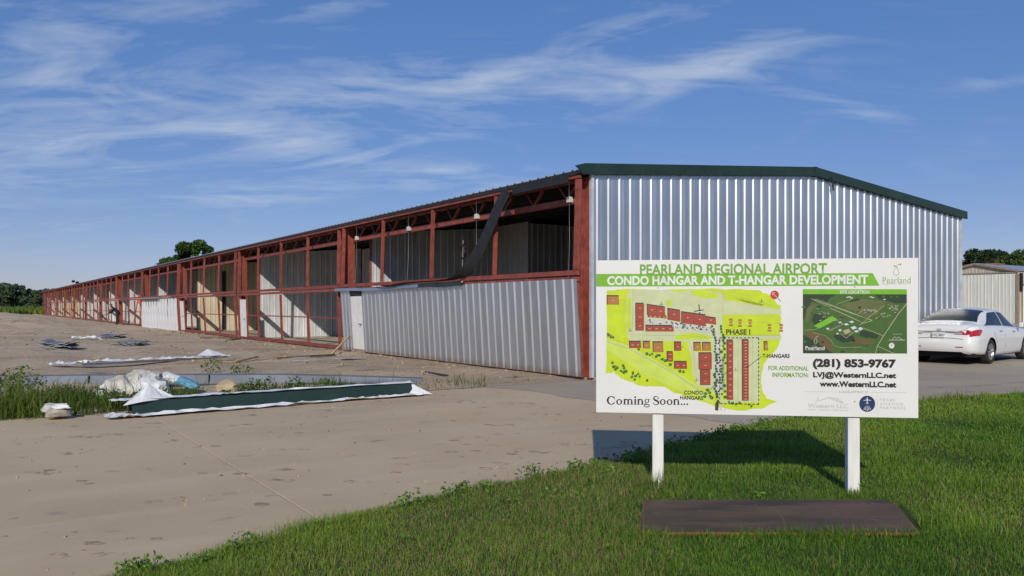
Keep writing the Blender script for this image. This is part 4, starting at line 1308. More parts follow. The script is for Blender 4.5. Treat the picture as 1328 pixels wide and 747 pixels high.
for (x, y, s) in ((1.75, 5.70, .05), (2.1, 5.72, .05), (2.2, 5.60, .06), (2.12, 5.52, .04), (2.5, 5.74, .06), (2.35, 5.35, .07), (1.25, 5.50, .09), (1.0, 5.5, .06), (2.45, 5.22, .07), (1.6, 5.15, .05)):
    for _ in range(4):
        a_, c_ = x + random.gauss(0, s), y + random.gauss(0, s * .5); r = random.uniform(.002, .01)
        zt = z0 + 0.012 * (c_ - 5.0) + .0225
        b.face([(a_ + r * 2.2 * math.cos(t) * random.uniform(.6, 1.2), c_ + r * math.sin(t), zt) for t in (0, 1.05, 2.1, 3.14, 4.2, 5.2)])
b.build('dried_mud_spots', mat('pale_mud', (.17, .14, .12), .9), o)

# ================================================================== CAR
car = empty('parked_car', (11.96, 21.72, 0.004), math.atan2(0.665, 0.747))
tag(car, 'white four door sedan parked on the asphalt right of the sign', 'car')
M_car = mat('white_car_paint', (0.76, 0.76, 0.75), 0.3, 0, 0.015, 2, coat=0.8)
M_glass = mat('tinted_glass', (0.02, 0.026, 0.028), 0.10, 0, 0.1, 1, spec=0.5)
M_tyre = mat('tyre_rubber', (0.02, 0.02, 0.021), 0.85, 0, 0.25, 8)
M_rim = mat('alloy_rim', (0.55, 0.55, 0.56), 0.3, 0.85, 0.08, 4)
M_tail = mat('red_tail_lens', (0.42, 0.012, 0.018), 0.15, 0, 0.2, 14, coat=0.5)
M_clear = mat('clear_lens', (0.65, 0.62, 0.62), 0.15, 0.3, 0.2, 14)
M_chrome = mat('chrome', (0.7, 0.7, 0.72), 0.12, 0.95, 0.03, 3)
M_well = mat('wheel_well_black', (0.012, 0.012, 0.012), 0.9, 0, 0.2, 3)
KX = [-1.06, -1.03, -0.95, -0.80, -0.55, -0.2, 0.15, 0.5, 1.0, 1.4, 1.7, 2.0, 2.35, 2.8, 3.3, 3.6, 3.77]
KW = [0.66, 0.75, 0.835, 0.885, 0.905, 0.915, 0.917, 0.917, 0.917, 0.917, 0.915, 0.912, 0.91, 0.90, 0.85, 0.74, 0.55]
KS = [0.34, 0.30, 0.27, 0.25, 0.23, 0.21, 0.20, 0.19, 0.19, 0.19, 0.19, 0.19, 0.19, 0.20, 0.21, 0.23, 0.30]
KB = [0.88, 0.945, 0.985, 1.0, 0.995, 0.985, 0.975, 0.965, 0.95, 0.935, 0.925, 0.91, 0.89, 0.87, 0.80, 0.73, 0.66]
KT = [0.92, 1.00, 1.055, 1.08, 1.12, 1.275, 1.39, 1.45, 1.47, 1.445, 1.37, 1.20, 1.01, 0.95, 0.85, 0.76, 0.68]


def body(x, t):
    w = np.interp(x, KX, KW); zs = np.interp(x, KX, KS); zb = np.interp(x, KX, KB); zt = np.interp(x, KX, KT)
    g = min(1, max(0, (zt - zb - .09) / .33)); g = g * g * (3 - 2 * g)
    wr = (0.80 * w) * (1 - g) + 0.60 * g
    ts_ = [0, .07, .18, .33, .45, .52, .56, .66, .76, .83, .91, 1.0]
    ys_ = [.82 * w, .955 * w, .992 * w, 1.0 * w, .985 * w, .955 * w, .93 * w, (.93 * w + wr + .035) / 2 + .02 * g, wr + .035, wr - .05, wr * .5, 0]
    zs_ = [zs, zs + .05, zs + .2, .62, zb - .13, zb - .02, zb + .012, (zb + zt - .075) / 2, zt - .075, zt - .035, zt - .008, zt]
    zs_ = [max(q, zs) for q in zs_]
    y = float(np.interp(t, ts_, ys_)); z = float(np.interp(t, ts_, zs_))
    back = 0.0
    if x < -0.3:
        f = (-0.3 - x) / .76
        back = -0.07 * f * math.exp(-((z - .50) / .20) ** 2) + 0.05 * f * max(0, (z - .9)) * 3
    return Vector((x + back, y, z))


xs_ = sorted(set(list(np.round(np.linspace(-1.06, 3.77, 100), 4)) + [-1.055, -1.045, -1.03, -1.0, -0.97]))
ts_ = [0, .035, .07, .12, .18, .225, .27, .30, .33, .37, .41, .45, .485, .52, .54, .56, .60, .66, .71, .76, .795, .83, .87, .91, .955, 1.0]
AX, WR, AR = (0.0, 2.795), 0.325, 0.375
bm = bmesh.new()
rows = []
for x in xs_:
    half = [body(x, t) for t in ts_]
    row = [Vector((p.x, -p.y, p.z)) for p in half] + half[-2::-1]
    rows.append([bm.verts.new(p) for p in row])
nj = len(rows[0])
for i in range(len(rows) - 1):
    for j in range(nj - 1):
        vs4 = (rows[i][j], rows[i + 1][j], rows[i + 1][j + 1], rows[i][j + 1])
        c = sum((v.co for v in vs4), Vector()) / 4
        if any((c.x - a) ** 2 + (c.z - WR) ** 2 < AR ** 2 and c.z < .85 for a in AX): continue
        bm.faces.new(vs4)
# rear and front closing faces, gridded across
for ri, rev in ((0, False), (-1, True)):
    r_ = rows[ri]
    for j in range(len(ts_) - 1):
        a_, b_ = r_[j], r_[j + 1]; c_, d_ = r_[nj - 1 - j - 1], r_[nj - 1 - j]
        vv_ = [a_, b_, c_, d_]
        if len({v for v in vv_}) < 4: vv_ = [a_, b_, d_]
        try: bm.faces.new(vv_ if not rev else vv_[::-1])
        except ValueError: pass
# pull the ragged arch edge onto the circle
for v in bm.verts:
    if v.is_boundary or any(not f.is_valid for f in v.link_faces): pass
for v in [v for v in bm.verts if v.link_faces and v.is_boundary]:
    for a in AX:
        dx_, dz_ = v.co.x - a, v.co.z - WR; r = math.hypot(dx_, dz_)
        if r < AR + .09 and v.co.z > .16:
            v.co.x, v.co.z = a + dx_ / r * AR, WR + dz_ / r * AR
bmesh.ops.delete(bm, geom=[v for v in bm.verts if not v.link_faces], context='VERTS')
bmesh.ops.recalc_face_normals(bm, faces=bm.faces)
me = bpy.data.meshes.new('body'); bm.to_mesh(me); bm.free()
me.materials.append(M_car)
me.polygons.foreach_set('use_smooth', [True] * len(me.polygons))
bodyo = put('body', me, car)
b = MB(); b.box((-0.92, -0.80, 0.2), (3.55, 0.80, 0.34)); b.box((-.5, -.60, .3), (.5, .60, .7)); b.box((2.3, -.60, .3), (3.3, .60, .7)); b.build('underbody', M_well, car)


def patch(name, m, x0f, x1f, t0, t1, side=1, nx=10, nt=6, off=.006, parent=bodyo, lat=False):
    bb = MB(); Rw = []
    for i in range(nt + 1):
        s = i / nt; t = t0 + (t1 - t0) * s; row = []
        for j in range(nx + 1):
            x = x0f(s) + (x1f(s) - x0f(s)) * j / nx
            p = body(x, t); e = 1e-3
            n_ = (body(x + e, t) - body(x - e, t)).cross(body(x, min(1, t + e)) - body(x, t - e))
            if n_.length < 1e-9: n_ = Vector((0, 0, 1))
            n_.normalize()
            if n_.dot(Vector((0, 1, 1))) < 0: n_ = -n_
            p = p + n_ * off
            row.append((p.x, p.y * side, p.z))
        Rw.append(row)
    bb.grid(Rw if side > 0 else Rw[::-1]); return bb.build(name, m, parent)


for sd_ in (-1, 1):
    patch('side_window', M_glass, lambda s: -.40 + .78 * s ** .9, lambda s: .98, .572, .745, sd_)
    patch('side_window', M_glass, lambda s: 1.06, lambda s: 2.12 - .62 * s, .572, .745, sd_)
    patch('tail_light', M_tail, lambda s: -1.035, lambda s: -.60 - .22 * abs(s - .75), .395, .478, sd_)
    b = MB()
    for xx in (.72, 1.75):
        p = body(xx, .47); b.tube([(xx - .1, (p.y + .012) * sd_, p.z - .01), (xx + .1, (p.y + .012) * sd_, p.z - .01)], .012, 6)
    b.build('door_handle', M_chrome, bodyo)
    b = MB(); pts = [body(xx, t) for xx, t in ((1.02, .56), (1.02, .4), (1.03, .2), (1.03, .08))]
    b.tube([(p.x, (p.y + .001) * sd_, p.z) for p in pts], .004, 4); pts = [body(xx, t) for xx, t in ((-.12, .54), (.22, .44), (.40, .3), (.42, .08))]
    b.tube([(p.x, (p.y + .001) * sd_, p.z) for p in pts], .004, 4); b.build('door_seam', M_well, bodyo)
    b = MB(); b.box((2.0, sd_ * .93 - .02, .93), (2.1, sd_ * 1.06, 1.07)); b.build('wing_mirror', M_car, bodyo, bevel=.03)
    # rear-facing half of the lamp cluster
    b = MB(); Q = [(-1.085, .44, .80), (-1.085, .66, .78), (-1.06, .745, .80), (-1.05, .745, .90), (-1.05, .62, .905), (-1.07, .48, .86)]
    b.prism([(x, y * sd_, z) for x, y, z in Q], (.05, 0, 0)); b.build('tail_light', M_tail, bodyo)
    b = MB(); b.box((-1.094, min(.40 * sd_, .56 * sd_), .795), (-1.05, max(.40 * sd_, .56 * sd_), .835)); b.build('reversing_lamp', M_clear, bodyo)
    b = MB(); b.box((-1.135, min(.42 * sd_, .60 * sd_), .455), (-1.08, max(.42 * sd_, .60 * sd_), .475)); b.build('reflector', M_tail, bodyo)
# rear window and windscreen, full width
for (nm, xa, xb) in (('rear_window', lambda s: -.50 + .03 * s, lambda s: .36), ('windscreen', lambda s: 1.62, lambda s: 2.30)):
    bb = MB(); Rw = []
    tt = [.80, .83, .87, .91, .955, 1.0]; tt2 = [(t, -1) for t in tt] + [(t, 1) for t in tt[-2::-1]]
    for t, s_ in tt2:
        row = []
        for j in range(11):
            x = xa(0) + (xb(0) - xa(0)) * j / 10
            p = body(x, t); row.append((p.x, p.y * s_ * 1.02, p.z + .008))
        Rw.append(row)
    bb.grid(Rw[::-1]); bb.build(nm, mat('rear_glass', (0.025, 0.032, 0.034), 0.26, 0, 0.1, 1, spec=0.45), bodyo)
b = MB(); b.tube([(-1.10, y, .862 - .02 * (y / .5) ** 2) for y in np.linspace(-.55, .55, 11)], .011, 6); b.build('chrome_strip', M_chrome, bodyo)
b = MB(); b.box((-1.128, -.155, .70), (-1.09, .155, .835)); lp = b.build('licence_plate', M_white, bodyo, bevel=.004)
cu = bpy.data.curves.new('plate_text', 'FONT'); cu.body = 'DTC 8877'; cu.size = .078; cu.align_x = 'CENTER'; cu.offset = .0008
to = bpy.data.objects.new('t', cu); COL.objects.link(to); bpy.context.view_layer.update()
me = bpy.data.meshes.new_from_object(to.evaluated_get(bpy.context.evaluated_depsgraph_get())); bpy.data.objects.remove(to)
me.transform(Matrix(((0, 0, -1, -1.1295), (-1, 0, 0, 0), (0, 1, 0, .738), (0, 0, 0, 1)))); me.materials.clear(); me.materials.append(IK['navy']); put('plate_lettering', me, lp)
b = MB(); b.tube([(-1.075, .055 * math.cos(t), .905 + .022 * math.sin(t)) for t in np.linspace(0, 6.283, 15)], .005, 5); b.tube([(-1.075, -.02, .92), (-1.078, .02, .89)], .005, 5); b.build('badge', M_chrome, bodyo)
b = MB(); b.tube([(-1.105, y, .70 - .03 * (y / .55) ** 2) for y in np.linspace(-.6, .6, 9)], .004, 4); b.build('boot_seam', M_well, bodyo)
# wheels
tb = MB(); prof_ = [(.215, -.09), (.29, -.105), (.318, -.085), (.325, -.04), (.325, .04), (.318, .085), (.29, .105), (.215, .09)]
tb.grid([[(r * math.cos(a), y, r * math.sin(a)) for r, y in prof_] for a in np.linspace(0, 2 * math.pi, 33)])
tyre_m = tb.mesh('tyre', M_tyre)
rb_ = MB()
rb_.grid([[(r * math.cos(a), y, r * math.sin(a)) for r, y in ((.218, .09), (.205, .07), (.195, -.02), (.0, -.03))] for a in np.linspace(0, 2 * math.pi, 33)])
for q in range(10):
    a = q * math.pi / 5
    d_ = Vector((math.cos(a), 0, math.sin(a))); rb_.bar(d_ * .04 + Vector((0, .07, 0)), d_ * .208 + Vector((0, .075, 0)), .034, .025, up=(0, 1, 0))
rb_.tube([(0, .04, 0), (0, .09, 0)], [.055, .045], 14)
rim_m = rb_.mesh('rim', M_rim)
for a in AX:
    for sd_ in (-1, 1):
        wh = put('wheel', tyre_m, car, (a, sd_ * .80, WR), None)
        rm_ = put('rim', rim_m, wh)
        if sd_ < 0: rm_.rotation_euler.z = math.pi

# ================================================================== NEIGHBOURING BUILDING
nb = empty('tan_hangar_building', Vector((44.1, 70, 0)), THETA)
tag(nb, 'low tan metal building with white sliding door behind the car', 'building')
M_tan = mat('tan_metal_siding', (0.52, 0.46, 0.36), 0.6, 0.1, 0.12, 1, stretch=(3, 3, .4))
M_wdoor = mat('pale_ribbed_door', (0.70, 0.70, 0.62), 0.55, 0.1, 0.08, 1, stretch=(4, 4, .4))
M_brown = mat('brown_trim', (0.30, 0.23, 0.18), 0.6)
NW, NE, NR, NL = 7.1, 4.66, 5.4, 34
nz_ = lambda y: NE + (NR - NE) * (1 - abs(y - NW / 2) / (NW / 2))
me = sheet_mesh('gable_wall', M_tan, NW, 0, lambda x: nz_(NW - x), n=23); put('gable_wall', me, nb, (0, NW, 0), R(-90))
me = sheet_mesh('side_wall', M_tan, NL, 0, NE, n=110); put('side_wall', me, nb, (0, 0, 0))
me = sheet_mesh('sliding_door', M_wdoor, NW - .2, 0.03, 4.45, n=23, lap=.12); put('sliding_door', me, nb, (0, NW - .05, 0), R(-90))
b = MB(); b.box((-.2, .1, 4.46), (-.06, NW, 4.56)); b.build('door_track', M_brown, nb)
me = sheet_mesh('sliding_door', M_wdoor, 9, 0.03, 3.4, n=30, lap=.12); put('sliding_door', me, nb, (.55, 0, 0))
b = MB(); b.box((.5, -.2, 3.4), (10, -.05, 3.5)); b.build('door_track', M_brown, nb)
b = MB(); b.box((-.17, -.05, 0), (.12, .16, NE - .3)); b.build('corner_post', M_brown, nb)
b = MB(); b.box((.14, -.17, 2.9), (.5, -.05, NE - .2)); b.build('door_gap_shade', M_well, nb)  # solid black box painted as the shade inside the open gap
b = MB()
for a, c in ((-.15, NW / 2), (NW / 2, NW + .15)):
    za, zc = nz_(a), nz_(c)
    b.hexa([(-.22, a, za + .01), (NL, a, za + .01), (NL, c, zc + .01), (-.22, c, zc + .01), (-.22, a, za + .07), (NL, a, za + .07), (NL, c, zc + .07), (-.22, c, zc + .07)])
rf_ = b.build('roof', M_roof, nb)
for a, c in ((-.15, NW / 2), (NW / 2 + .002, NW + .15)):
    b = MB(); za, zc = nz_(a), nz_(c); b.hexa([(-.27, a, za - .1), (-.22, a, za - .1), (-.22, c, zc - .1), (-.27, c, zc - .1), (-.27, a, za + .09), (-.222, a, za + .09), (-.222, c, zc + .09), (-.27, c, zc + .09)]); b.build('rake_trim', M_brown, rf_)
b = MB(); b.box((2.6, 3.2, NR + .02), (4.6, 3.9, NR + .16)); b.build('ridge_vent', mat('rusty_vent', (.26, .12, .08), .8), rf_)
b = MB(); b.box((.05, .05, 0), (NL - .05, NW - .05, .02)); b.build('floor_slab', M_well, nb)

# ================================================================== DEBRIS
def film(name, path, w0, hgt, parent, seed, m=M_plastic, steps=40, nw=5):
    """crumpled plastic film along a path: list of (x, y, z, width)"""
    rnd = random.Random(seed); Rw = []
    for i in range(steps + 1):
        t = i / steps * (len(path) - 1); a = min(int(t), len(path) - 2); f = t - a
        p = Vector(path[a][:3]).lerp(Vector(path[a + 1][:3]), f); w = path[a][3] * (1 - f) + path[a + 1][3] * f
        d = (Vector(path[a + 1][:3]) - Vector(path[a][:3])).normalized(); s_ = Vector((-d.y, d.x, 0))
        Rw.append([p + s_ * w * (j / nw - .5) + Vector((rnd.uniform(-.02, .02), rnd.uniform(-.02, .02), abs(rnd.gauss(0, hgt)))) for j in range(nw + 1)])
    bb = MB(); bb.grid(Rw, 0, False)
    o = bb.build(name, m, parent)
    return o


# green trim bundle, half unwrapped from white film
A, B = G(172, 541), G(536, 513.5)
tb_ = empty('trim_bundle', A); tag(tb_, 'long dark green metal trim in torn white film at the concrete edge', 'metal trim')
d = B - A; L_ = d.length; tb_.rotation_euler.z = math.atan2(d.y, d.x)
b = MB()      # channel: tilted face towards the road, narrow top
for (p0, p1) in (((0.0, .0), (.07, .17)), ((.07, .17), (.26, .185)), ((.26, .185), (.28, .02))):
    Rw = []
    for i in range(9):
        x = L_ * i / 8; bow = .02 * math.sin(3.1 * i / 8)
        Rw.append([(x, p0[0] + bow, p0[1] + .03), (x, p1[0] + bow, p1[1] + .03)])
    b.grid(Rw, 0, False)
o = b.build('channel', M_green, tb_); sl = o.modifiers.new('t', 'SOLIDIFY'); sl.thickness = .004
film('film_wrap', [(-.35, -.02, .03, .30), (.1, -.05, .02, .28), (1.2, -.08, .02, .17), (2.4, -.07, .02, .13), (3.4, -.05, .02, .14), (L_ + .12, -.04, .02, .26)], .3, .022, tb_, 3)
film('film_wrap', [(-.25, .19, .22, .16), (.3, .19, .222, .30), (1.4, .18, .222, .20), (2.8, .18, .222, .18), (L_ + .05, .17, .215, .2)], .3, .008, tb_, 5)
b = MB(); top = Vector((.26, .26, .43)); base_ = [(-.12, .02, .16), (.12, .0, .2), (.42, .1, .21), (.62, .2, .2), (.4, .42, .12), (.0, .4, .12)]
for i in range(6):
    q0, q1 = Vector(base_[i]), Vector(base_[(i + 1) % 6]); mid = (q0 + q1) / 2 * .5 + top * .5 + Vector((0, -.03 if i % 2 else .03, -.02))
    b.face([q0, q1, mid]); b.face([q0, mid, top]); b.face([q1, top, mid])
b.build('film_peak', M_plastic, tb_)
b = MB(); e_ = [(L_ - .06, -.03, .02), (L_ + .10, -.07, .03), (L_ + .32, -.1, .02), (L_ + .2, .08, .1), (L_ + .05, .22, .24), (L_ - .08, .2, .22)]
c_ = Vector((L_ + .08, .04, .16))
for i in range(6): b.face([e_[i], e_[(i + 1) % 6], c_])
b.build('film_end', M_plastic, tb_)

# long grey steel channel
A, B = G(26, 503.5, .02), G(548, 497.5, .02)
d = B - A; L_ = d.length
ch_ = empty('steel_channel', A, math.atan2(d.y, d.x)); tag(ch_, 'long galvanised steel channel lying across the weeds', 'steel channel')
b = MB(); Rw = []
for (x, h_) in ((0, .17), (1.5, .17), (3.0, .165), (4.6, .15), (5.8, .11), (L_, .05)):
    Rw.append([(x, -.03, .03), (x, .0, .055), (x, .05, .04 + h_), (x, .28, .05 + h_), (x, .30, .02 + h_)])
b.grid(Rw, 0, False); o = b.build('web', mat('dull_channel', (0.16, 0.18, 0.21), 0.7, 0.1, 0.15, 2), ch_); sl = o.modifiers.new('t', 'SOLIDIFY'); sl.thickness = .006
for x in (1.17, 3.3): 
    b = MB(); b.box((x, -.02, .05), (x + .014, .06, .21)); b.build('seam', M_dark, ch_)
b = MB(); b.bar((0, -.02, .025), (L_ * .8, -.02, .025), .05, .03); b.build('lower_lip', M_dark, ch_)

# film-wrapped trim further back
A, B = G(80, 480), G(296, 468)
d = B - A
wt = empty('wrapped_trim', A + Vector((0, 0, DZ(A.x, A.y))), math.atan2(d.y, d.x)); L_ = d.length
tag(wt, 'white film wrapped trim lying on the dirt beyond the weeds', 'wrapped trim')
b = MB(); b.bar((.5, 0, .03), (L_ - .05, 0, .03), .16, .04); b.build('trim', M_steel, wt)
film('film_wrap', [(-.2, 0, .05, .5), (.35, 0, .07, .5), (.6, 0, .07, .38), (2, 0, .06, .36), (3.2, 0, .06, .36), (L_ + .1, .03, .05, .26)], .3, .03, wt, 9)
b = MB(); top = Vector((3.75, .1, .28)); base_ = [(3.35, -.1, .12), (3.8, -.16, .1), (4.2, -.08, .1), (4.1, .2, .1), (3.5, .22, .1)]
for i in range(5): b.face([base_[i], base_[(i + 1) % 5], top])
b.build('film_peak', M_plastic, wt)

# stacks of short panels and other offcuts on the dirt
M_slate = mat('blue_grey_panel', (0.20, 0.24, 0.30), 0.5, 0.4, 0.15, 2)
M_slate2 = mat('grey_panel', (0.27, 0.28, 0.29), 0.55, 0.3, 0.15, 2)


def panel_stack(name, px, py, wpx, dep, nlay, label, m, rz, bend=0.0):
    p = G(px, py); z = DZ(p.x, p.y); p.z = z
    wd = wpx / FPX * p.y
    e = empty(name, p, rz); tag(e, label, 'metal panels')
    for i in range(nlay):
        b = MB(); Rw = []
        n_ = 8
        for a in range(n_ + 1):
            x = wd * (a / n_ - .5)
            zz_ = .05 + .045 * i + bend * ((a / n_ - .5) ** 2) * (1 if i % 2 else -.4) + (.03 if a % 2 else 0)
            Rw.append([(x + random.uniform(-.04, .04), -dep / 2 + .05 * i, zz_), (x, dep / 2 + .03 * i, zz_ + .015 * i)])
        b.grid(Rw, 0, False); o = b.build('panel', m, e); o.rotation_euler.z = random.uniform(-.12, .12)
        sl = o.modifiers.new('t', 'SOLIDIFY'); sl.thickness = .02
    b = MB(); b.box((-wd * .4, -dep * .3, -.05), (wd * .4, dep * .3, .035)); b.build('skid', M_wood, e)
    return e


panel_stack('panel_stack', 76, 455, 38, 1.0, 4, 'untidy stack of short grey panels nearest the left edge of the dirt lot', M_slate2, .15, .5)
panel_stack('panel_stack', 168, 449, 36, 1.0, 3, 'flat stack of grey panels on the dirt before the white door', M_slate2, -.05, .1)
panel_stack('panel_stack', 146, 439, 26, 1.4, 2, 'blue grey ribbed panels on the dirt near the bending person', M_slate, .2, .25)
p = G(108, 441); e = empty('film_scrap', (p.x, p.y, DZ(p.x, p.y))); tag(e, 'white scraps of film on the dirt between panel stacks', 'plastic scrap')
for q in range(3):
    o = film('film_piece', [(-.5 + .5 * q, -.6 * q, .05, .3), (.1 + .5 * q, .1 - .6 * q, .1, .35), (.45 + .5 * q, -.6 * q, .04, .2)], .3, .05, e, 20 + q, steps=6, nw=3)

# lumber and planks
def plank(name, pts, w, h, m, label, cat='plank'):
    P = [G(*q[:2]) for q in pts]
    o_ = Vector(P[0]); o_.z = DZ(o_.x, o_.y)
    b = MB(); Q = []
    for q, (pp) in zip(pts, P):
        z = DZ(pp.x, pp.y) + h / 2 + (q[2] if len(q) > 2 else .01); Q.append(Vector((pp.x, pp.y, z)) - o_)
    for a, c in zip(Q[:-1], Q[1:]): b.bar(a, c, w, h)
    o = b.build(name, m, None, o_); return tag(o, label, cat)


M_wood_pale = mat('pale_lumber', (0.50, 0.38, 0.21), .75, 0, .2, 6)
M_wood_dark = mat('old_lumber', (0.20, 0.14, 0.085), .85, 0, .3, 6)
plank('lumber_strip', [(250, 475), (305, 471), (333, 467, .06)], .10, .05, M_wood_pale, 'pale yellow lumber strip on the dirt beside the wrapped trim')
plank('lumber_strip', [(359, 468.5), (400, 465.5), (433, 461.5)], .09, .05, M_wood_dark, 'dark thin lumber strip on the dirt before the open bay')
plank('flat_sheet', [(379, 470.5), (430, 468), (470, 465.5)], .42, .035, mat('grey_board', (.40, .39, .38), .6, .1, .15, 2), 'flat grey board lying on the dirt by the hangar wall', 'board')
A = G(429, 462); B = UV(-.2, 12.2, .55)
b = MB(); b.bar((0, 0, .03), B - A, .06, .04); tag(b.build('leaning_lumber', M_wood_pale, None, A + Vector((0, 0, DZ(A.x, A.y)))), 'short lumber stick leaning on the hangar by the walk door', 'lumber')
for (px, py, px2, py2, lb) in ((258, 439, 300, 441, 'weathered lumber lying along the foot of the cream bay'), (296, 443, 310, 441, 'short weathered board by the red column')):
    plank('scrap_board', [(px, py), (px2, py2)], .2, .06, M_wood_dark, lb)
plank('metal_scrap', [(553, 486), (566, 487.5), (580, 489.5)], .07, .03, M_dark, 'dark bent scrap strip on the dirt in front of the ribbed wall', 'scrap')


def rock(name, x, y, z, sx, sy, sz, m, label=None, cat=None, seed=0, parent=None, crumple=.18, det=3):
    bm = bmesh.new(); bmesh.ops.create_icosphere(bm, subdivisions=det, radius=1)
    rnd = np.random.default_rng(seed)
    dirs = rnd.normal(size=(14, 3)); dirs /= np.linalg.norm(dirs, axis=1)[:, None]; cut = rnd.uniform(.62, .98, 14)
    for v in bm.verts:
        p = np.array(v.co)
        for d_, c in zip(dirs, cut):
            q = p @ d_
            if q > c: p = p - d_ * (q - c) * .92
        p = p * (1 + rnd.normal(0, crumple * .18))
        v.co = (p[0] * sx, p[1] * sy, max(p[2] * sz, -.25 * sz))
    me = bpy.data.meshes.new(name); bm.to_mesh(me); bm.free(); me.materials.append(m)
    o = put(name, me, parent, (x, y, z))
    if label: tag(o, label, cat)
    return o


M_bag = mat('grey_white_sacking', (0.50, 0.48, 0.42), 0.7, 0, 0.25, 4, bump=.5, bscale=12, bdist=.03)
M_bagw = mat('white_sack', (0.68, 0.68, 0.66), 0.55, 0, 0.15, 4, bump=.5, bscale=12, bdist=.03)
M_blue = mat('blue_sack', (0.13, 0.33, 0.48), 0.5, 0, 0.2, 5, bump=.4, bscale=14, bdist=.02)
M_rockt = mat('tan_rock', (0.42, 0.32, 0.20), 0.9, 0, 0.25, 5, bump=.6, bscale=15, bdist=.02)
p = G(165, 522)
bp_ = empty('debris_sack_pile', p); bp_.scale = (.9, .9, 1.0); tag(bp_, 'heap of crumpled grey and white sacks in the weeds', 'sack pile')
for i, (dx_, dy_, dz_, a_, c_, h_, m_) in enumerate(((-.15, .2, .10, .40, .32, .34, M_bag), (.28, .22, .10, .36, .3, .30, M_bagw), (.05, .35, .28, .32, .26, .22, M_bag), (.42, .02, .06, .26, .22, .22, M_bag), (-.42, .12, .06, .22, .2, .26, M_bagw), (.25, .4, .36, .2, .18, .12, M_bag))):
    rock('sack', dx_, dy_, dz_, a_, c_, h_, m_, seed=30 + i, parent=bp_, crumple=.3)
p = G(216, 513)
bs = empty('cement_sack', (p.x, p.y + .35, .2)); tag(bs, 'white and blue sack lying beside the grey sack heap', 'sack'); bs.rotation_euler = (0, R(14), -.25)
rock('sack_body', 0, 0, .04, .42, .16, .10, M_bagw, seed=50, parent=bs, crumple=.2); rock('blue_end', .22, -.012, .035, .26, .162, .103, M_blue, seed=50, parent=bs, crumple=.2)
p = G(290, 510); rock('boulder', p.x, p.y + .2, .06, .21, .2, .16, M_rockt, 'tan boulder in the weeds behind the green trim', 'rock', 61)
p = G(70, 545)
cb_ = empty('concrete_block', p); tag(cb_, 'broken concrete block with white rag at the edge of the weeds', 'concrete block')
rock('block', 0, .1, .07, .17, .15, .12, mat('old_concrete', (.34, .31, .26), .9, 0, .25, 5, bump=.5, bscale=20), seed=71, parent=cb_, crumple=.1); rock('rag', .06, .08, .165, .13, .10, .05, M_bagw, seed=73, parent=cb_, crumple=.5); rock('lump', -.10, .2, .12, .17, .13, .10, M_bag, seed=75, parent=cb_, crumple=.3)
p = G(417, 507); rock('white_chunk', p.x, p.y, .04, .09, .07, .09, M_bagw, 'small white chunk between channel and green trim', 'rubble', 77)
p = UV(3.2, 25.6); 
# timber on the floor of the second bay
for (u0, v0, u1, v1, z, lb) in ((1.2, 14.6, 3.8, 17.5, .06, 'raw timber on the floor inside the second bay'), (4.4, 23.5, 5.6, 20.5, .1, 'raw timber propped at the back of the second bay')):
    a_, c_ = UV(u0, v0, .0), UV(u1, v1, 0)
    b = MB(); b.bar((0, 0, z), (c_ - a_) + Vector((0, 0, z + (.45 if u0 > 4 else 0))), .1, .06); tag(b.build('floor_timber', M_wood_pale, None, a_), lb, 'timber')

# ================================================================== PERSON, LADDER, TRESTLES
p = G(153, 423); pz = DZ(p.x, p.y)
per = empty('person', (p.x, p.y, pz), R(180 + 12))
tag(per, 'person in dark clothes bending forward with a tool beside the open bays', 'person')


def skin(name, verts, edges, radii, m, parent, lev=2):
    me = bpy.data.meshes.new(name); me.from_pydata(verts, edges, []); me.materials.append(m)
    o = put(name, me, parent)
    md = o.modifiers.new('skin', 'SKIN'); md.use_smooth_shade = True
    for i, r in enumerate(radii): me.skin_vertices[0].data[i].radius = r if isinstance(r, tuple) else (r, r)
    me.skin_vertices[0].data[0].use_root = True
    s_ = o.modifiers.new('sub', 'SUBSURF'); s_.levels = lev; s_.render_levels = lev
    return o


pv = [(0, 0, .93), (.12, 0, 1.10), (.28, 0, 1.26), (.38, 0, 1.36),
      (-.02, .1, .90), (.04, .11, .50), (-.03, .12, .09), (.10, .13, .03),
      (-.02, -.1, .90), (.10, -.11, .52), (.10, -.12, .09), (.23, -.13, .03),
      (.30, .19, 1.28), (.42, .22, 1.03), (.66, .15, .92), (.30, -.19, 1.28), (.44, -.20, 1.02), (.70, -.10, .88),
      (.44, 0, 1.42), (.50, 0, 1.50)]
pe = [(0, 1), (1, 2), (2, 3), (0, 4), (4, 5), (5, 6), (6, 7), (0, 8), (8, 9), (9, 10), (10, 11), (2, 12), (12, 13), (13, 14), (2, 15), (15, 16), (16, 17), (3, 18), (18, 19)]
pr = [(.19, .15), (.19, .15), (.20, .15), .08, .125, .09, .07, .05, .125, .09, .07, .05, .085, .065, .045, .085, .065, .045, .06, .09]
M_cloth = mat('dark_work_clothes', (0.013, 0.015, 0.022), .85, 0, .3, 8)
M_skin = mat('skin', (.30, .17, .11), .6)
skin('body', pv, pe, pr, M_cloth, per)
rock('head', .50, 0, 1.50, .10, .085, .12, M_skin, seed=3, parent=per, crumple=.02)
rock('cap', .49, 0, 1.56, .11, .095, .085, M_cloth, seed=4, parent=per, crumple=.02)
b = MB(); b.box((.08, -.11, 1.235), (.22, .11, 1.25)); o = b.build('shirt_print', M_white, per); o.rotation_euler = (0, R(-45), 0); o.location = (-.86, 0, .43)
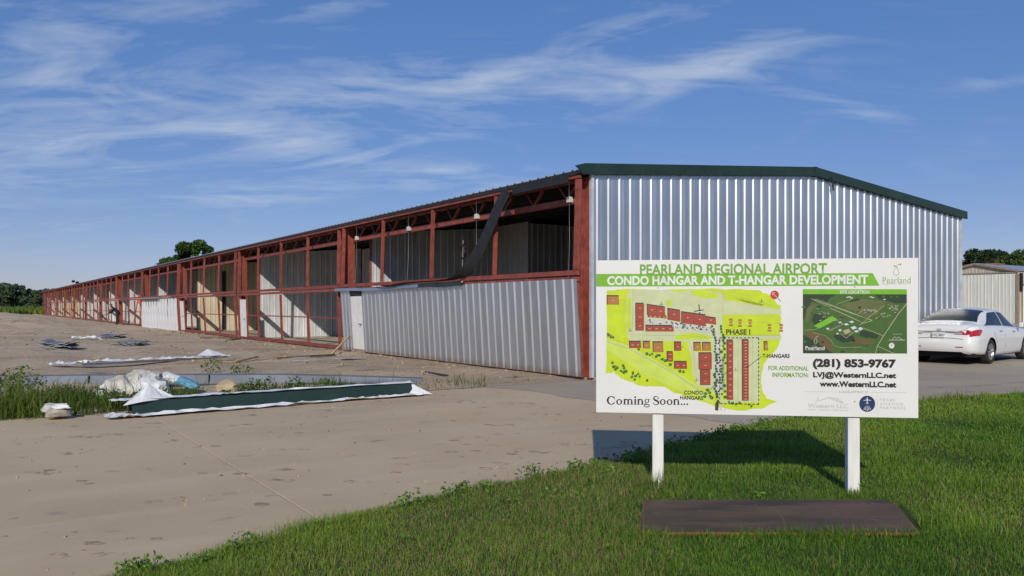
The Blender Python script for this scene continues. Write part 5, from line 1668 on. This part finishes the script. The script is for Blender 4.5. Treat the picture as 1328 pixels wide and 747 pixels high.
for sg in (-1, 1):
    hx, hy, hz = (.66, .15, .92) if sg > 0 else (.70, -.10, .88)
    vs_, es_, rr = [(hx, hy, hz), (hx + .07, hy, hz - .03)], [(0, 1)], [.035, .04]
    for f_ in range(4):
        i = len(vs_); vs_ += [(hx + .12, hy - .03 + .02 * f_, hz - .05), (hx + .13, hy - .03 + .02 * f_, hz - .10)]; es_ += [(1, i), (i, i + 1)]; rr += [.010, .009]
    i = len(vs_); vs_ += [(hx + .06, hy + .05 * sg, hz - .05), (hx + .1, hy + .05 * sg, hz - .09)]; es_ += [(0, i), (i, i + 1)]; rr += [.011, .009]
    skin('hand', vs_, es_, rr, M_skin, per, 1)
tool = empty('hand_tool', (p.x, p.y, pz), R(192)); tag(tool, 'black power tool held low by the bending person', 'tool')
b = MB(); b.tube([(.79, .02, .83), (1.15, .0, .72)], .025, 8); b.build('shaft', M_dark, tool)
b = MB(); b.box((1.1, -.1, .58), (1.34, .1, .84)); b.build('motor', M_black, tool, bevel=.03)

p = UV(.55, 56.9)
ld = empty('step_ladder', p, THETA + .5); tag(ld, 'orange step ladder standing in the bay behind the bending person', 'ladder')
M_or = mat('safety_orange', (.75, .12, .02), .5, 0, .1, 4)
for s_ in (-1, 1):
    for y_ in (-.55, .55):
        b = MB(); b.bar((s_ * .28, y_, 0), (s_ * .16, y_ * .1, 2.4), .07, .03); b.build('rail', M_or, ld)
for i in range(7):
    z = .3 + .3 * i; f = z / 2.4
    b = MB(); b.box((-.28 + .1 * f, -.55 * (1 - .9 * f) - .05, z), (.28 - .1 * f, -.55 * (1 - .9 * f) + .05, z + .03)); b.build('step', M_or, ld)
b = MB(); b.box((-.2, -.14, 2.38), (.2, .14, 2.46)); b.build('top_cap', M_or, ld)
b = MB(); b.box((-.17, -.10, 1.75), (.17, .10, 2.37)); b.build('tool_bucket', M_or, ld, bevel=.03)
M_wood_red = mat('stained_lumber', (.21, .10, .06), .8, 0, .25, 6)
for q, (u, v, lb) in enumerate(((.5, 55.2, 'wooden trestle nearest the ladder'), (.35, 53.9, 'wooden trestle beside the white lower door'))):
    e = empty('trestle', UV(u, v, .02), THETA + 1.4 + .3 * q); tag(e, lb, 'trestle', 'wooden trestles in the open bay')
    b = MB(); b.bar((-.6, 0, .85), (.6, 0, .85), .1, .09); b.build('beam', M_wood_red, e)
    for sx in (-.5, .5):
        for sy in (-.28, .28):
            b = MB(); b.bar((sx, sy, 0), (sx * .95, 0, .82), .09, .05); b.build('leg', M_wood_red, e)
        b = MB(); b.bar((sx, -.16, .35), (sx, .16, .35), .05, .08); b.build('brace', M_wood_red, e)

# ================================================================== TREES
def crown_mesh(name, clumps, per_clump, size, base, seed, spread=.5):
    """leaf-sized faces gathered in clumps; clumps: (x, y, z, r)"""
    rng = np.random.default_rng(seed)
    Vs, Cs = [], []
    for (x, y, z, r) in clumps:
        n = int(per_clump * max(.35, r * r))
        d_ = rng.normal(size=(n, 3)); d_ /= np.linalg.norm(d_, axis=1)[:, None]
        rad = r * rng.uniform(.25, 1.05, n) ** .55
        pos = np.array([x, y, z]) + d_ * rad[:, None] * np.array([1, 1, .8])
        a = rng.normal(size=(n, 3)); a /= np.linalg.norm(a, axis=1)[:, None]
        b_ = np.cross(a, rng.normal(size=(n, 3))); b_ /= np.linalg.norm(b_, axis=1)[:, None]
        s_ = size * rng.uniform(.55, 1.3, n)[:, None]
        q = np.stack([pos - a * s_ - b_ * s_ * .25, pos + b_ * s_ * .55, pos + a * s_, pos - b_ * s_ * .55 + a * s_ * .2], 1)
        Vs.append(q.reshape(-1, 3))
        tone = rng.uniform(.75, 1.3) * rng.uniform(.75, 1.3, (n, 1)); hue = rng.normal(0, .012, (n, 1))
        c = np.array(base)[None] * tone + hue * np.array([[1, .5, 0]])
        Cs.append(np.repeat(np.clip(c, .004, 1), 4, 0))
    V = np.concatenate(Vs); Cc = np.concatenate(Cs)
    F = np.arange(len(V), dtype=np.int32).reshape(-1, 4)
    return V, F, Cc


M_bark = mat('bark', (.10, .075, .055), .9, 0, .3, 5, bump=.6, bscale=10, bdist=.03)


def tree_meshes(h, rw, seed, base, size=.28, per=150, nclump=24, low=.25):
    rng = random.Random(seed)
    cl, limbs = [], []
    tb2 = MB()
    th = h * .55
    tb2.tube([(0, 0, -.2), (.05 * h * rng.uniform(-.3, .3), .02 * h, th * .5), (0, 0, th), (rng.uniform(-.3, .3), 0, h * .8)], [h * .028, h * .022, h * .016, h * .004], 8)
    for i in range(nclump):
        a = rng.uniform(0, 6.283); zf = rng.uniform(low, .95); rr = rw * math.sqrt(max(0.05, 1 - ((zf - .5) / .55) ** 2)) * rng.uniform(.35, .95)
        c = (rr * math.cos(a), rr * math.sin(a), h * zf); r = rng.uniform(.16, .32) * rw * (1.1 if zf < .7 else .85)
        cl.append((*c, r))
        if i % 2 == 0: tb2.tube([(0, 0, h * max(.15, zf - .28)), (c[0] * .5, c[1] * .5, h * (zf - .1)), c], [h * .009, h * .006, h * .002], 5)
    V, F, Cc = crown_mesh('crown', cl, per, size, base, seed)
    return tb2.mesh('trunk', M_bark), (V, F, Cc)


def make_tree(name, loc, meshes, label, cat='tree', group=None, sc=1.0, rz=0.0, crown=None, cr=None):
    trunk, cm = meshes
    e = empty(name, loc, rz); e.scale = (sc, sc, sc); tag(e, label, cat, group)
    put('trunk', trunk, e)
    put('crown', cm, e)
    return e


def finish(ms):
    trunk, (V, F, Cc) = ms
    o = soup('crown', V, F, Cc, M_leaf); me = o.data; bpy.data.objects.remove(o)
    return trunk, me


# broad-leaved weeds along the ragged verge edge
_rw = random.Random(77); _cl = []
for _ in range(150):
    x = _rw.uniform(-2.2, 4.2) if _rw.random() < .7 else _rw.uniform(-1, 6)
    y = float(edge_y(x)) - abs(_rw.gauss(0, .28)) + .05 if _ < 110 else _rw.uniform(4.5, 8)
    if y > edge_y(x) + .1 or (0.7 < x < 2.9 and 4.9 < y < 5.95): continue
    _cl.append((x, y, .05, _rw.uniform(.05, .11)))
V, F, Cc = crown_mesh('w', _cl, 110, .017, (.11, .20, .03), 9)
tag(soup('verge_weeds', V, F, Cc, M_leaf), 'small broad leaved weeds along the edge of the verge', 'weeds', kind='stuff')
_cl = []
for _ in range(80):
    u = _rw.uniform(-16.5, -7.4) if _rw.random() < .86 else _rw.uniform(-7.4, -4.8); v = _rw.uniform(.15, 1.9) if u < -7.4 else _rw.uniform(.5, 1.2)
    q = UV(u, v); r = _rw.uniform(.07, .18); _cl.append((q.x, q.y, r * .9 + .02, r))
V, F, Cc = crown_mesh('w', _cl, 230, .028, (.075, .125, .028), 19)
V2, F2, C2 = crown_mesh('w', [(p.x, p.y, .2, .26) for p in (G(12, 508), G(24, 500), G(5, 520), G(40, 515), G(314, 498), G(275, 488))], 420, .03, (.085, .15, .03), 21)
tag(soup('leafy_weeds', np.concatenate([V, V2]), np.concatenate([F, F2 + len(V)]), np.concatenate([Cc, C2]), M_leaf), 'leafy weeds growing around the debris at the concrete edge', 'weeds', kind='stuff')
# two broad trees behind the hangar roof
make_tree('broad_tree', ((253.5 - CX) / FPX * 150, 150, -.1), finish(tree_meshes(13.8, 5.0, 3, (.045, .09, .02), .26, 260, 75, .3)), 'taller dark green tree rising behind the hangar roof')
make_tree('broad_tree', ((225 - CX) / FPX * 151, 151, -.1), finish(tree_meshes(10.6, 4.2, 8, (.045, .088, .02), .26, 260, 60, .3)), 'lower dark green tree left of the taller one behind the roof')
make_tree('broad_tree', ((98 - CX) / FPX * 245, 245, -.1), finish(tree_meshes(10.0, 1.8, 12, (.04, .075, .03), .3, 200, 12, .4)), 'single treetop poking above the far end of the roof')
# tree line at the left
LM = [finish(tree_meshes(8.5, 5.5, 20 + i, c, .42, 110, 26, .06)) for i, c in enumerate(((.078, .118, .058), (.088, .130, .064), (.068, .104, .054)))]  # leaf colours lightened and blued to carry the distance haze
SH = ['tall', 'low', 'broad', 'dark', 'pale', 'ragged', 'rounded', 'narrow']
xs_t = [(-34, 236, 1.0), (-8, 240, 1.08), (14, 238, 1.12), (33, 242, .92), (52, 240, .84), (70, 246, .88), (24, 262, 1.0), (62, 265, .98), (-20, 262, 1.1)]
LBL = ['dark tree at the left edge of the frame, part cut off', 'tallest dark tree of the left tree line', 'dark tree third from the left edge in the tree line', 'dark tree fourth from the left edge in the tree line', 'low tree of the tree line beside the far hangar end', 'tree partly behind the far hangar end', 'rear tree showing between front trees at left', 'rear tree showing between front trees near hangar end', 'rear tree at the left frame edge']
for i, (px, Y_, s_) in enumerate(xs_t):
    m_ = LM[i % 3]
    make_tree('line_tree', ((px - CX) / FPX * Y_, Y_, -.1), m_, LBL[i], group='tree line beyond the field', sc=s_ * .88, rz=i * 1.3)
b_ = LM[1]
n0 = 0
# low light green scrub at the foot of the tree line
rng = np.random.default_rng(5)
V, F, Cc = crown_mesh('scrub', [(rng.uniform(-175, -118), rng.uniform(222, 230), rng.uniform(.2, .9), rng.uniform(.8, 1.6)) for _ in range(60)], 45, .3, (.075, .12, .03), 6)
o = soup('field_scrub', V, F, Cc, M_leaf); tag(o, 'low light green scrub along the foot of the tree line', 'scrub', kind='stuff')
# trees behind the neighbouring building
for (px, Y_, h_, rw, sd_, base, lb) in ((1278, 128, 11.2, 5.0, 41, (.026, .048, .018), 'tall dark tree behind the tan building'), (1311, 120, 9.6, 4.6, 43, (.055, .095, .022), 'yellow green tree behind the tan building roof'), (1252, 132, 8.6, 3.6, 45, (.03, .052, .02), 'low dark tree between hangar and tan building'), (1309, 136, 11.4, 3.4, 47, (.045, .07, .035), 'pale treetop rising above the yellow green tree'), (1345, 126, 9.5, 4.6, 49, (.035, .062, .02), 'dark tree at the right frame edge')):
    make_tree('broad_tree', ((px - CX) / FPX * Y_, Y_, -.1), finish(tree_meshes(h_, rw, sd_, base, .26, 260, 26, .15)), lb)

print('objects', len(S.objects), 'tris', sum(len(o.data.polygons) for o in S.objects if o.type == 'MESH'))
